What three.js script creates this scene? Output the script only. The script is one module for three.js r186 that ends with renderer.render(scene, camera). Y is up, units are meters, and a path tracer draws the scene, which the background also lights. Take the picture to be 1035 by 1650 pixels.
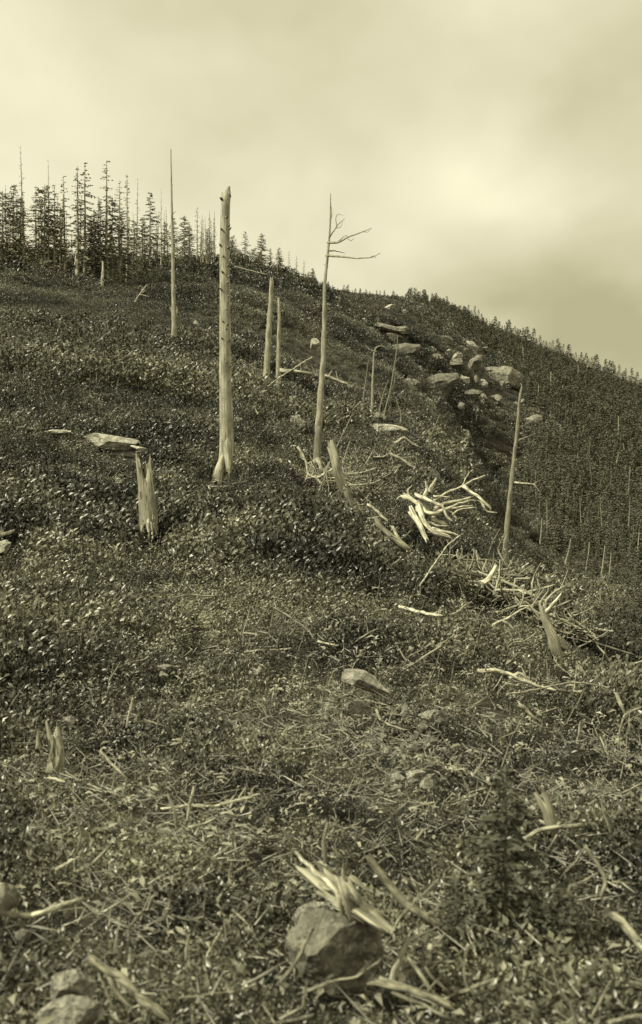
import * as THREE from 'three';
import { mergeGeometries, mergeVertices, toCreasedNormals } from 'three/addons/utils/BufferGeometryUtils.js';

// ---------------------------------------------------------------- camera, sky, sun, exposure
const PF = 1992, CX = 517.5, CY = 825, EYE = 1.6;            // focal length and centre of the old plate, in its own pixels
const scene = new THREE.Scene();
const camera = new THREE.PerspectiveCamera(45, 642 / 1024, 0.1, 9000);
camera.position.set(0, EYE, 0);
camera.lookAt(0, EYE, -10);
camera.focus = 22;
camera.userData.fStop = 4.2;
const renderer = new THREE.WebGLRenderer({ antialias: true });
renderer.setSize(642, 1024);
renderer.toneMapping = THREE.LinearToneMapping;
renderer.toneMappingExposure = 1.0;
renderer.shadowMap.enabled = true;
const sunDir = new THREE.Vector3(-0.66, 0.72, 0.34).normalize();
const sun = new THREE.DirectionalLight(new THREE.Color(1.0, 0.955, 0.73), 4.8);
sun.position.copy(sunDir).multiplyScalar(400);
sun.castShadow = true;
sun.shadow.radius = 3;
sun.shadow.mapSize.set(4096, 4096);
Object.assign(sun.shadow.camera, { left: -300, right: 300, top: 300, bottom: -300, near: 1, far: 1200 });
scene.add(sun, sun.target);

// ---------------------------------------------------------------- random numbers and noise
function rngOf(seed) {
  let a = seed >>> 0;
  return () => { a = (a + 0x6D2B79F5) | 0; let t = Math.imul(a ^ (a >>> 15), 1 | a); t = (t + Math.imul(t ^ (t >>> 7), 61 | t)) ^ t; return ((t ^ (t >>> 14)) >>> 0) / 4294967296; };
}
function h3(x, y, z) {
  let h = Math.imul(x, 374761393) ^ Math.imul(y, 668265263) ^ Math.imul(z, 2147483647 ^ 0x1b873593);
  h = Math.imul(h ^ (h >>> 13), 1274126177); h ^= h >>> 16;
  return (h >>> 0) / 4294967296;
}
const sm = t => t * t * (3 - 2 * t);
function noise3(x, y, z) {
  const xi = Math.floor(x), yi = Math.floor(y), zi = Math.floor(z), fx = sm(x - xi), fy = sm(y - yi), fz = sm(z - zi);
  const L = (a, b, t) => a + (b - a) * t;
  return L(L(L(h3(xi, yi, zi), h3(xi + 1, yi, zi), fx), L(h3(xi, yi + 1, zi), h3(xi + 1, yi + 1, zi), fx), fy),
    L(L(h3(xi, yi, zi + 1), h3(xi + 1, yi, zi + 1), fx), L(h3(xi, yi + 1, zi + 1), h3(xi + 1, yi + 1, zi + 1), fx), fy), fz);
}
function fbm(x, y, z, o = 4) { let s = 0, a = 0.5, n = 0; for (let i = 0; i < o; i++) { s += a * noise3(x, y, z); n += a; a *= 0.5; x = x * 2.03 + 7.1; y = y * 2.03 + 3.7; z = z * 2.03 + 11.3; } return s / n; }
const sstep = (a, b, x) => { const t = Math.min(1, Math.max(0, (x - a) / (b - a))); return t * t * (3 - 2 * t); };
const lerp = (a, b, t) => a + (b - a) * t;

// the clouded sky: a soft high overcast of fbm cloud with a few thick and thin places in it (azimuth, elevation in degrees)
{
  const W = 1536, Hh = 768, data = new Float32Array(W * Hh * 4);
  const blobs = [[6.7, 15.3, 3.8, 2.1, 0.12], [8.6, 13.4, 5.5, 2.0, 0.08], [10.5, 9.4, 6.4, 3.0, -0.31], [12.5, 17.8, 5, 2.6, -0.10], [1.5, 15.5, 3.4, 2.6, -0.10],
    [-13, 13, 6, 3.5, 0.10], [3, 10.5, 4, 2, 0.05], [-2, 20.5, 9, 2.2, -0.04], [-6, 17, 5, 2, -0.035], [7, 21.5, 7, 1.6, -0.02], [9, 23.5, 6, 2, 0.04], [-14.5, 20, 4, 3, 0.03], [-12, 9, 7, 3, 0.06], [14.5, 6.5, 3.5, 2, -0.05]];
  for (let j = 0; j < Hh; j++) for (let i = 0; i < W; i++) {
    const el = ((j + 0.5) / Hh - 0.5) * Math.PI, ph = ((i + 0.5) / W - 0.5) * 2 * Math.PI;
    const x = Math.cos(el) * Math.cos(ph), z = Math.cos(el) * Math.sin(ph), y = Math.sin(el);
    let az = Math.atan2(x, -z) * 180 / Math.PI; const e = el * 180 / Math.PI;
    const yy = Math.max(y, 0) * 1.0 + 0.22;
    const n = fbm(x / yy * 1.3 + 5, 2.2, z / yy * 1.3, 5), n2 = fbm(x / yy * 5 + 9, 4.2, z / yy * 3, 5), n3 = fbm(x / yy * 17 + 2, 1.2, z / yy * 11, 4);
    let L = 0.78 + (n - 0.5) * 0.36 + (n2 - 0.5) * 0.28 + (n3 - 0.5) * 0.09;
    for (const [a, b, sa, sb, g] of blobs) L += g * Math.exp(-(((az - a) / sa) ** 2) - ((e - b) / sb) ** 2);
    if (e < 0) L *= lerp(1, 0.35, sstep(0, -12, e));
    L = Math.max(0.2, L);
    const k = (j * W + i) * 4, w = sstep(0.35, 0.9, L);
    data[k] = L * 1.01; data[k + 1] = L * 0.945; data[k + 2] = L * lerp(0.54, 0.67, w); data[k + 3] = 1;
  }
  const t = new THREE.DataTexture(data, W, Hh, THREE.RGBAFormat, THREE.FloatType);
  t.mapping = THREE.EquirectangularReflectionMapping; t.magFilter = t.minFilter = THREE.LinearFilter; t.wrapS = THREE.RepeatWrapping; t.needsUpdate = true;
  scene.background = t; scene.environment = t;
}

// ---------------------------------------------------------------- names, tags
const taken = {};
function numbered(n) { const k = taken[n] = (taken[n] ?? -1) + 1; return k ? `${n}_${String(k).padStart(3, '0')}` : n; }
function thing(name, label, category, pos, group) {
  const o = new THREE.Group(); o.name = numbered(name); o.position.copy(pos); o.userData = { label, category };
  if (group) o.userData.group = group;
  scene.add(o); return o;
}
function part(name, geo, mat, parent, label) {
  const m = new THREE.Mesh(geo, mat); m.name = name; m.castShadow = m.receiveShadow = true; parent.add(m);
  if (label) m.userData.label = label;
  return m;
}

// ---------------------------------------------------------------- the hill: ground height by bearing and distance
const US = [-500, 0, 200, 365, 520, 650, 800, 900, 1035, 1500];
const DS = [3, 4, 6, 9, 13, 18, 25, 35, 50, 75, 110, 160, 230, 320, 460, 700].map(Math.log);
const ROWS = [
  [1740, 1560, 1330, 1130, 980, 860, 740, 630, 540, 460, 400, 385, 420, 480, 550, 620],
  [1740, 1560, 1330, 1150, 1015, 915, 805, 700, 610, 525, 455, 425, 440, 480, 550, 620],
  [1740, 1560, 1330, 1150, 1020, 930, 850, 735, 640, 550, 475, 432, 438, 480, 540, 620],
  [1740, 1560, 1330, 1150, 1025, 940, 850, 755, 655, 570, 495, 440, 428, 455, 520, 600],
  [1740, 1560, 1330, 1155, 1030, 945, 858, 772, 702, 635, 565, 505, 470, 472, 520, 600],
  [1740, 1560, 1335, 1162, 1042, 957, 877, 795, 712, 690, 650, 580, 520, 485, 494, 560],
  [1740, 1560, 1340, 1175, 1062, 985, 920, 908, 925, 905, 850, 765, 655, 575, 538, 578],
  [1740, 1560, 1345, 1190, 1085, 1018, 988, 1000, 1000, 960, 890, 790, 690, 618, 580, 606],
  [1740, 1560, 1350, 1205, 1120, 1090, 1095, 1090, 1060, 990, 910, 815, 740, 676, 630, 640],
  [1740, 1560, 1360, 1220, 1150, 1130, 1140, 1130, 1100, 1040, 960, 880, 810, 760, 720, 730]];
function slopes(xs, ys) {                                    // monotone cubic slopes
  const n = xs.length, d = [], m = [];
  for (let i = 0; i < n - 1; i++) d[i] = (ys[i + 1] - ys[i]) / (xs[i + 1] - xs[i]);
  m[0] = d[0]; m[n - 1] = d[n - 2];
  for (let i = 1; i < n - 1; i++) m[i] = d[i - 1] * d[i] <= 0 ? 0 : 2 * d[i - 1] * d[i] / (d[i - 1] + d[i]);
  return m;
}
function herm(xs, ys, ms, x) {
  const n = xs.length; if (x <= xs[0]) return ys[0]; if (x >= xs[n - 1]) return ys[n - 1];
  let i = 0; while (x > xs[i + 1]) i++;
  const h = xs[i + 1] - xs[i], t = (x - xs[i]) / h, t2 = t * t, t3 = t2 * t;
  return (2 * t3 - 3 * t2 + 1) * ys[i] + (t3 - 2 * t2 + t) * h * ms[i] + (-2 * t3 + 3 * t2) * ys[i + 1] + (t3 - t2) * h * ms[i + 1];
}
const RS = ROWS.map(r => slopes(DS, r));
function rowAt(u, d) {
  const ld = Math.log(d), ys = ROWS.map((r, i) => herm(DS, r, RS[i], ld));
  return herm(US, ys, slopes(US, ys), u);
}
function H0(x, z) {                                          // smooth hill, top of the ground cover
  let d = Math.max(3, -z), extra = 0, back = Math.max(0, d - 700);
  if (d > 700) d = 700;
  let u = CX + x / Math.max(3, -z) * PF;
  if (u > 1500) { const ex = x - (1500 - CX) / PF * Math.max(3, -z); extra = -18 * (1 - Math.exp(-ex * 0.016)); u = 1500; }
  if (u < -500) { const ex = (-500 - CX) / PF * Math.max(3, -z) - x; extra = 14 * (1 - Math.exp(-ex * 0.014)); u = -500; }
  return EYE + (CY - rowAt(u, d)) / PF * d + extra - back * 0.16;
}
function crag(x, z, d) {                                       // the broken, ledged bluff on the far hillside
  if (d < 130 || d > 360) return 0;
  const u = CX + x / Math.max(3, -z) * PF, k = sstep(560, 640, u) * sstep(930, 850, u) * sstep(140, 180, d) * sstep(262, 215, d);
  if (k <= 0) return 0;
  const n = fbm(x * 0.05 + 3, 2, z * 0.05, 4) * 5, s = Math.floor(n), f = n - s;
  return k * ((s + sstep(0.55, 0.8, f) - 2.5) * 3.2);
}
function bump(x, z) {
  const d = Math.hypot(x, z), k = sstep(0, 3, d);
  return k * ((fbm(x * 0.9, 1.3, z * 0.9, 3) - 0.5) * 0.30 + (fbm(x * 2.6, 6.3, z * 2.6, 2) - 0.5) * 0.10 * sstep(30, 12, d) + (fbm(x * 0.21, 8.3, z * 0.21, 3) - 0.5) * 0.95 * sstep(6, 25, d) + (fbm(x * 0.045, 5.5, z * 0.045, 3) - 0.5) * 3.4 * sstep(40, 110, d) + crag(x, z, d));
}
const H = (x, z) => H0(x, z) + bump(x, z);
const soilDrop = d => 0.10 + 0.22 * sstep(5, 14, d) + 0.35 * sstep(35, 90, d);
const soilY = (x, z) => H(x, z) - soilDrop(Math.hypot(x, z));
const P = (u, v, d) => new THREE.Vector3((u - CX) / PF * d, EYE + (CY - v) / PF * d, -d);      // the point a ray meets at depth d
function depthAt(u, v, max = 690) {
  let d = 2.6, pd = d;
  while (d < max) {
    const x = (u - CX) / PF * d;
    if (H(x, -d) >= EYE + (CY - v) / PF * d) {
      for (let a = pd, b = d, i = 0; i < 14; i++) { const m = (a + b) / 2; if (H((u - CX) / PF * m, -m) >= EYE + (CY - v) / PF * m) b = m; else a = m; d = b; }
      return d;
    }
    pd = d; d *= 1.012;
  }
  return max;
}
const on = (u, v) => { const d = depthAt(u, v); return P(u, v, d); };

// ---------------------------------------------------------------- textures and materials
function texOf(w, h, f, srgb = false) {
  const a = new Uint8Array(w * h * 4);
  for (let j = 0; j < h; j++) for (let i = 0; i < w; i++) { const c = f(i / w, j / h), k = (j * w + i) * 4; for (let q = 0; q < 3; q++) a[k + q] = Math.max(0, Math.min(255, (Array.isArray(c) ? c[q] : c) * 255)); a[k + 3] = 255; }
  const t = new THREE.DataTexture(a, w, h); t.wrapS = t.wrapT = THREE.MirroredRepeatWrapping; t.magFilter = THREE.LinearFilter; t.minFilter = THREE.LinearMipmapLinearFilter; t.generateMipmaps = true;
  if (srgb) t.colorSpace = THREE.SRGBColorSpace; t.needsUpdate = true; return t;
}
const woodF = (u, v) => {
  const s = fbm(u * 26, v * 2.2, 3, 4), c = fbm(u * 46 + 3, v * 1.1, 9, 3), st = fbm(u * 4, v * 3, 21, 4);
  const crack = sstep(0.30, 0.22, Math.abs(c - 0.5) * 2.2 + fbm(u * 6, v * 2, 40, 2) * 0.35);
  return [0.79 + (s - 0.5) * 0.40 + (st - 0.5) * 0.66, crack];
};
const woodMap = texOf(256, 512, (u, v) => { const [a, c] = woodF(u, v); const l = Math.max(0.1, a * (1 - 0.45 * c)); return [l, l * 0.99, l * 0.92]; }, true);
const woodBump = texOf(256, 512, (u, v) => { const [a, c] = woodF(u, v); return a * 0.6 * (1 - 0.8 * c) + 0.2; });
const rockMap = texOf(256, 256, (u, v) => { const l = 0.50 + fbm(u * 6, v * 6, 2, 5) * 0.34 + (fbm(u * 50, v * 50, 6, 2) - 0.5) * 0.22 - 0.14 * sstep(0.52, 0.62, fbm(u * 9 + 4, v * 9, 14, 4)); return [l, l * 0.99, l * 0.95]; }, true);
const rockBump = texOf(256, 256, (u, v) => fbm(u * 12, v * 12, 2, 6));
const soilMap = texOf(512, 512, (u, v) => { const l = 0.22 + fbm(u * 9, v * 9, 3, 6) * 0.55 + (noise3(u * 120, v * 120, 4) > 0.8 ? 0.14 : 0); return [l, l * 0.98, l * 0.86]; }, true);
const soilBump = texOf(512, 512, (u, v) => fbm(u * 24, v * 24, 3, 5));
const std = (r, g, b, o = {}) => new THREE.MeshStandardMaterial({ color: new THREE.Color().setRGB(r, g, b), roughness: 0.85, ...o });
const wood = (r, g, b, bs = 0.012) => std(r, g, b, { map: woodMap, bumpMap: woodBump, bumpScale: bs, roughness: 0.8 });
const M = {
  bleached: wood(0.98, 0.97, 0.87, 0.012), pale: wood(0.64, 0.63, 0.55), grey: wood(0.50, 0.49, 0.42), dull: wood(0.38, 0.38, 0.32), char: wood(0.10, 0.14, 0.12),
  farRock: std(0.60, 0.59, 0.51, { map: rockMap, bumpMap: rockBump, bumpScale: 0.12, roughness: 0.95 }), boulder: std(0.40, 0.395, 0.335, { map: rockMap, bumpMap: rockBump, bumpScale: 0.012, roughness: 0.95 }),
  rock: std(0.66, 0.65, 0.58, { map: rockMap, bumpMap: rockBump, bumpScale: 0.02, roughness: 0.92 }),
  mossRock: std(0.26, 0.26, 0.21, { map: rockMap, bumpMap: rockBump, bumpScale: 0.02, roughness: 0.95 }),
  paleRock: std(1.1, 1.09, 0.97, { map: rockMap, bumpMap: rockBump, bumpScale: 0.03, roughness: 0.9 }),
  soil: std(0.11, 0.108, 0.078, { map: soilMap, bumpMap: soilBump, bumpScale: 0.04, roughness: 1 }),
  leaf: std(1, 1, 1, { vertexColors: true, roughness: 0.36 }),
  dry: std(1, 1, 1, { vertexColors: true, roughness: 0.75 }),
  farNeedle: std(0.125, 0.125, 0.085, { roughness: 0.8 }), needle: std(0.072, 0.073, 0.047, { roughness: 0.7 }), needleOld: std(0.23, 0.225, 0.15, { roughness: 0.8 }), needleGrey: std(0.16, 0.158, 0.11, { roughness: 0.8 }), bark: std(0.3, 0.295, 0.23, { roughness: 0.9 }), twig: std(0.16, 0.155, 0.12, { roughness: 0.9 }),
};

// ---------------------------------------------------------------- ground sheet: dense in front of the camera, out to the horizon all round
{
  const ang = [], fanA = 0.40;
  for (let i = 0; i <= 420; i++) ang.push(-fanA + 2 * fanA * i / 420);
  for (let i = 1; i < 110; i++) ang.push(fanA + (2 * Math.PI - 2 * fanA) * i / 110);
  const rad = [0.05]; for (let i = 0; i <= 300; i++) rad.push(0.6 * Math.pow(5000 / 0.6, i / 300));
  const na = ang.length, pos = [], uv = [], idx = [];
  for (const r of rad) for (const a of ang) { const x = Math.sin(a) * r, z = -Math.cos(a) * r; pos.push(x, soilY(x, z), z); uv.push(x / 3, z / 3); }
  for (let j = 0; j < rad.length - 1; j++) for (let i = 0; i < na; i++) { const a = j * na + i, b = j * na + (i + 1) % na, c = a + na, e = b + na; idx.push(a, b, c, b, e, c); }
  const g = new THREE.BufferGeometry(); g.setAttribute('position', new THREE.Float32BufferAttribute(pos, 3)); g.setAttribute('uv', new THREE.Float32BufferAttribute(uv, 2)); g.setIndex(idx); g.computeVertexNormals();
  // indices above run clockwise from above: flip if needed
  if (g.attributes.normal.getY(na * 40) < 0) { for (let k = 0; k < idx.length; k += 3) { const t = idx[k]; idx[k] = idx[k + 1]; idx[k + 1] = t; } g.setIndex(idx); g.computeVertexNormals(); }
  const m = part('hillside_ground', g, M.soil, scene); m.userData = { kind: 'structure', label: 'dark stony soil of the burnt hillside under the shrubs', category: 'ground' };
}

// ---------------------------------------------------------------- wood: tapered, crooked, broken-ended tubes
const V = (x, y, z) => new THREE.Vector3(x, y, z);
function tube(pts, r0, r1, o = {}) {
  const { seg = 8, rough = 0.12, seed = 1, ends = [1, 1], step, flare = 0, flat = 1, wob = 0.45 } = o, rnd = rngOf(seed * 7919 + 13);
  if (o.crook) pts = pts.map((p, i) => i && i < pts.length - 1 ? p.clone().add(V(rnd() - 0.5, rnd() - 0.5, rnd() - 0.5).multiplyScalar(r0 * o.crook)) : p);
  const curve = pts.length > 2 ? new THREE.CatmullRomCurve3(pts, false, 'catmullrom', o.tension ?? 0.28) : new THREE.LineCurve3(pts[0], pts[1]);
  const len = curve.getLength(), n = Math.max(2, Math.min(70, Math.round(len / (step ?? Math.max(r0, r1) * 1.5)))), pos = [], uv = [], idx = [];
  let up = Math.abs(curve.getTangentAt(0).y) > 0.9 ? V(1, 0, 0) : V(0, 1, 0);
  const vs = Math.min(8, Math.max(0.9, 0.13 / Math.max(r0, r1)));
  for (let i = 0; i <= n; i++) {
    const t = i / n, c = curve.getPointAt(t), T = curve.getTangentAt(t);
    const B = V().crossVectors(T, up).normalize(), N = V().crossVectors(B, T).normalize(); up = N;
    let r = lerp(r0, r1, t); if (flare) r *= 1 + flare * Math.exp(-t * len / (r0 * 2.2));
    if (i && i < n) { const q = t * len / (r0 * 5 + 1e-4); c.addScaledVector(N, (noise3(q, seed * 1.7, 3) - 0.5) * r * wob * 2).addScaledVector(B, (noise3(q, seed * 1.7, 9) - 0.5) * r * wob * 2); }
    for (let k = 0; k <= seg; k++) {
      const a = (k % seg) / seg * 2 * Math.PI, w = 1 + rough * (noise3(Math.cos(a) * 1.6 + seed, Math.sin(a) * 1.6 + seed * 3.1, t * len / (r0 * 3 + 1e-4)) - 0.5) * 2 + (flare ? flare * 0.5 * Math.exp(-t * len / (r0 * 2)) * Math.cos(a * 4 + seed) : 0);
      const p = c.clone().addScaledVector(N, Math.cos(a) * r * w / flat).addScaledVector(B, Math.sin(a) * r * w * flat);
      if (i === 0 && ends[0]) p.addScaledVector(T, -(h3(k % seg, seed, 5)) * r * 2.4 * ends[0]);
      if (i === n && ends[1]) p.addScaledVector(T, (h3(k % seg, seed, 9)) * r * 3.4 * ends[1]);
      pos.push(p.x, p.y, p.z); uv.push(k / seg, t * len * vs + seed * 0.37);
    }
  }
  for (let i = 0; i < n; i++) for (let k = 0; k < seg; k++) { const a = i * (seg + 1) + k, b = a + 1, c = a + seg + 1, d = c + 1; idx.push(a, c, b, b, c, d); }
  for (const [i, s] of [[0, 1], [n, -1]]) {
    const c = curve.getPointAt(i / n), b = pos.length / 3; pos.push(c.x, c.y, c.z); uv.push(0.5, i / n * len * 0.9 + 0.1);
    for (let k = 0; k < seg; k++) { const a = i * (seg + 1) + k; s > 0 ? idx.push(b, a, a + 1) : idx.push(b, a + 1, a); }
  }
  const g = new THREE.BufferGeometry(); g.setAttribute('position', new THREE.Float32BufferAttribute(pos, 3)); g.setAttribute('uv', new THREE.Float32BufferAttribute(uv, 2)); g.setIndex(idx); g.computeVertexNormals();
  return g;
}
const keep = [];                                             // [x, z, radius] where ground cover stays low
const low3 = [];                                             // the same for cover that must stay short in front of a thing
const keepOut = (p, r) => {
  keep.push([p.x, p.z, r]);
  const d = Math.hypot(p.x, p.z), f = Math.min(4.5, 0.12 * d);
  for (let s = 0; s <= 4; s++) low3.push([p.x * (1 - f * s / 4 / d), p.z * (1 - f * s / 4 / d), r * 0.8 + 0.06 + 0.004 * d]);
};
const rest = (px, d = 1e9) => 0.966 * Math.min(d, ...px.map(([u, v]) => depthAt(Math.max(-100, Math.min(1135, u)), Math.min(v, 1640))));   // a distance at which all of a thing lies above the ground
let seedNo = 1;
// pixel paths [[u, v], ...] laid on the ground (depth null) or standing at one distance; widths in plate pixels
function path3(px, depth, lift = 0) {
  return px.map(([u, v, dd], i) => { const p = depth == null ? P(u, v, 0.966 * depthAt(u, v)) : P(u, v, depth + (dd ?? 0)); p.y += lift; return p; });
}
function woodThing(name, label, category, mat, main, w0, w1, o = {}) {
  // main: pixel path; o.depth: distance (else on the ground), o.limbs: [[path, w0, w1, name?], ...]
  const base = o.depth == null ? null : rest(main, o.depth), pts = path3(main, base), root = pts[0].clone(), d0 = -pts[0].z, k = 1 / PF;
  const t = thing(name, label, category, root, o.group);
  const loc = a => a.map(p => p.clone().sub(root));
  const lift = o.depth == null ? w0 * 0.35 * d0 * k : 0;
  pts.forEach(p => { p.y += lift; });
  const dEnd = -pts[pts.length - 1].z;
  part(o.main ?? 'stem', tube(loc(pts), w0 / 2 * d0 * k, w1 / 2 * dEnd * k, { seg: o.seg ?? 8, seed: seedNo++, rough: o.rough ?? 0.2, crook: o.crook ?? 1, flare: o.flare ?? 0, ends: o.ends ?? [1, 1], step: o.step }), mat, t);
  for (const [pp, a, b, nm, mt] of o.limbs ?? []) {
    const q = path3(pp, base ?? d0 * 0.5 + dEnd * 0.5);
    part(nm ?? 'branch', tube(loc(q), a / 2 * -q[0].z * k, b / 2 * -q[0].z * k, { seg: 6, seed: seedNo++, rough: 0.14 }), mt ?? mat, t);
  }
  const rs = rngOf(seedNo * 31), total = pts.reduce((a, p, i) => i ? a + p.distanceTo(pts[i - 1]) : 0, 0), ns = o.stubs ?? Math.min(4, Math.floor(total / (w0 * d0 * k * 4)));
  for (let s = 0; s < ns; s++) {                             // short broken side twigs
    const i = Math.min(pts.length - 2, Math.floor(rs() * (pts.length - 1))), a = pts[i].clone().lerp(pts[i + 1], 0.1 + 0.8 * rs()).sub(root), dir = pts[i + 1].clone().sub(pts[i]).normalize(), sd = V(rs() - 0.5, rs() * 0.8, rs() - 0.3).normalize().addScaledVector(dir, 0.6 * (rs() - 0.3)).normalize(), r = w0 * d0 * k * (0.13 + 0.12 * rs()), L = w0 * d0 * k * (0.9 + 2.4 * rs());
    const m = a.clone().addScaledVector(sd, L * 0.55), e = m.clone().addScaledVector(sd.add(V(rs() - 0.5, rs() - 0.5, rs() - 0.5).multiplyScalar(0.9)).normalize(), L * 0.45);
    part('twig', tube([a, m, e], r, r * 0.55, { seg: 5, seed: seedNo++, rough: 0.2 }), mat, t);
  }
  if (!o.nokeep) for (let i = 0; i < pts.length - 1; i++) for (let s = 0; s <= 4; s++) {
    const p = pts[i].clone().lerp(pts[i + 1], s / 4); const g = H(p.x, p.z);
    if (p.y < g + 0.6) keepOut(p, (o.clear ?? 0.10) * 0.5 + w0 * 0.5 * -p.z * k);
  }
  return t;
}

// ---------------------------------------------------------------- rocks: spheres cut by random planes, then weathered
function rockGeo(seed, sx, sy, sz, detail = 3, cuts = 14, planes) {
  const r = rngOf(seed * 101 + 7), mx = Math.max(sx, sy, sz), k = Math.max(0.35, 0.55 / mx);
  let g = new THREE.IcosahedronGeometry(1, [4, 7, 13, 22, 34][detail] ?? 34); g.deleteAttribute('uv'); g.deleteAttribute('normal'); g = mergeVertices(g, 1e-4);
  const p = g.attributes.position, pl = [], q = V(), o = r() * 50;
  if (planes) for (const [x, y, z, d] of planes) pl.push([V(x, y, z).normalize(), d]);
  else for (let i = 0; i < cuts; i++) pl.push([V(r() * 2 - 1, r() * 1.7 - 0.6, r() * 2 - 1).normalize(), 0.42 + r() * 0.38]);
  for (let i = 0; i < p.count; i++) {
    q.fromBufferAttribute(p, i);
    for (const [n, d] of pl) { const s = q.dot(n) - d; if (s > 0) q.addScaledVector(n, -s); }
    const w = 1.22 + (fbm(q.x * 1.7 + o, q.y * 1.7, q.z * 1.7, 3) - 0.5) * 0.22 - 0.05 * sstep(0.12, 0, Math.abs(fbm(q.x * 2.6 + o, q.y * 2.6, q.z * 2.6 + 7, 3) - 0.5)) + (fbm(q.x * 9 + o, q.y * 9, q.z * 9, 3) - 0.5) * 0.06;
    p.setXYZ(i, q.x * w * sx, q.y * w * sy, q.z * w * sz);
  }
  g = toCreasedNormals(g, 0.32);
  const a = g.attributes.position, uv = [], A = V(), B = V(), C = V();
  for (let i = 0; i < a.count; i += 3) {
    A.fromBufferAttribute(a, i); B.fromBufferAttribute(a, i + 1).sub(A); C.fromBufferAttribute(a, i + 2).sub(A); B.cross(C);
    const ax = Math.abs(B.x) > Math.abs(B.y) && Math.abs(B.x) > Math.abs(B.z) ? 0 : Math.abs(B.y) > Math.abs(B.z) ? 1 : 2;
    for (let e = 0; e < 3; e++) { A.fromBufferAttribute(a, i + e); ax === 0 ? uv.push(A.z * k + 0.3, A.y * k) : ax === 1 ? uv.push(A.x * k, A.z * k + 0.6) : uv.push(A.x * k + 0.1, A.y * k); }
  }
  g.setAttribute('uv', new THREE.Float32BufferAttribute(uv, 2)); return g;
}
function rock(label, mat, u, v, wpx, hpx, o = {}) {
  const d0 = depthAt(u, Math.min(1640, v + hpx * 0.4)), d = d0 * (d0 > 60 ? 0.986 : d0 > 20 ? 0.985 : 0.97), p = P(u, v, d), s = d / PF, sx = wpx / 2 * s, sy = hpx / 2 * s, sz = sx * (o.deep ?? 0.8);
  const t = new THREE.Mesh(rockGeo(o.seed ?? seedNo++, sx, sy, sz, o.detail ?? (wpx > 60 ? 3 : wpx > 25 ? 2 : 1), o.cuts, o.planes), mat);
  t.name = numbered(o.name ?? 'boulder'); t.userData = { label, category: o.category ?? 'rock' }; if (o.group) t.userData.group = o.group;
  t.position.copy(p); t.position.z -= sz * 0.4; t.position.y += o.up ?? 0; t.rotation.set(o.tilt ?? 0, 0, o.roll ?? 0); t.castShadow = t.receiveShadow = true; scene.add(t);
  if (!o.nokeep) { keepOut(p, sx * 0.9 + 0.05); const f = p.clone(); f.z += sz * 0.5; keepOut(f, sx * 0.6 + 0.02); }
  return t;
}
// ---------------------------------------------------------------- foliage geometry
class Tri {
  constructor() { this.p = []; this.c = []; this.i = []; }
  leaf(o, dir, side, L, W, col, fold = 0.18, droop = 0.12) {  // base o, along dir, width along side: a folded, slightly drooping blade of four faces
    const n = V().crossVectors(side, dir).normalize(), b = this.p.length / 3;
    const at = (l, s, h) => { const q = o.clone().addScaledVector(dir, l * L).addScaledVector(side, s * W).addScaledVector(n, h); this.p.push(q.x, q.y, q.z); this.c.push(...col); };
    if (this.fineLeaf) {                                     // a finer blade: three stations, eight faces
      at(0, 0, 0); at(0.25, 0.40, fold * W * 0.8); at(0.25, -0.40, fold * W * 0.8); at(0.27, 0, 0); at(0.55, 0.48, fold * W - droop * L * 0.25); at(0.55, -0.48, fold * W - droop * L * 0.25); at(0.6, 0, -droop * L * 0.3); at(0.84, 0.27, -droop * L * 0.6); at(0.84, -0.27, -droop * L * 0.6); at(1, 0, -droop * L);
      for (const f of [[0, 3, 1], [0, 2, 3], [1, 3, 4], [3, 6, 4], [2, 5, 3], [3, 5, 6], [4, 6, 7], [5, 8, 6], [6, 9, 7], [6, 8, 9]]) this.i.push(b + f[0], b + f[1], b + f[2]);
      return;
    }
    at(0, 0, 0); at(0.42, 0.5, fold * W); at(0.42, -0.5, fold * W); at(0.5, 0, 0); at(1, 0, -droop * L);
    this.i.push(b, b + 3, b + 1, b, b + 2, b + 3, b + 1, b + 3, b + 4, b + 2, b + 4, b + 3);
  }
  blade(a, c, w, col, sd) {                                 // a thin three-sided tapering stalk from a to c
    const T = c.clone().sub(a).normalize(), s = V().crossVectors(T, Math.abs(T.y) > 0.9 ? V(1, 0, 0) : V(0, 1, 0)).normalize(), n = V().crossVectors(T, s), b = this.p.length / 3;
    for (let k = 0; k < 3; k++) { const q = a.clone().addScaledVector(s, Math.cos(k * 2.094) * w).addScaledVector(n, Math.sin(k * 2.094) * w); this.p.push(q.x, q.y, q.z); this.c.push(...col); }
    this.p.push(c.x, c.y, c.z); this.c.push(...col);
    this.i.push(b, b + 1, b + 3, b + 1, b + 2, b + 3, b + 2, b, b + 3);
  }
  spray(o, dir, side, L, W) {                               // a flat pointed needle spray of three faces
    const b = this.p.length / 3, pts = [o, o.clone().addScaledVector(dir, L * 0.5).addScaledVector(side, W / 2), o.clone().addScaledVector(dir, L * 0.55).addScaledVector(side, -W / 2), o.clone().addScaledVector(dir, L)];
    for (const q of pts) { this.p.push(q.x, q.y, q.z); this.c.push(1, 1, 1); }
    this.i.push(b, b + 1, b + 3, b, b + 3, b + 2);
  }
  build(colors = true) {
    const g = new THREE.BufferGeometry(); g.setAttribute('position', new THREE.Float32BufferAttribute(this.p, 3)); if (colors) g.setAttribute('color', new THREE.Float32BufferAttribute(this.c, 3));
    g.setIndex(this.i); g.computeVertexNormals(); return g;
  }
}
const rdir = (r, up) => { const a = r() * 2 * Math.PI; return V(Math.cos(a), up, Math.sin(a)).normalize(); };
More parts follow.
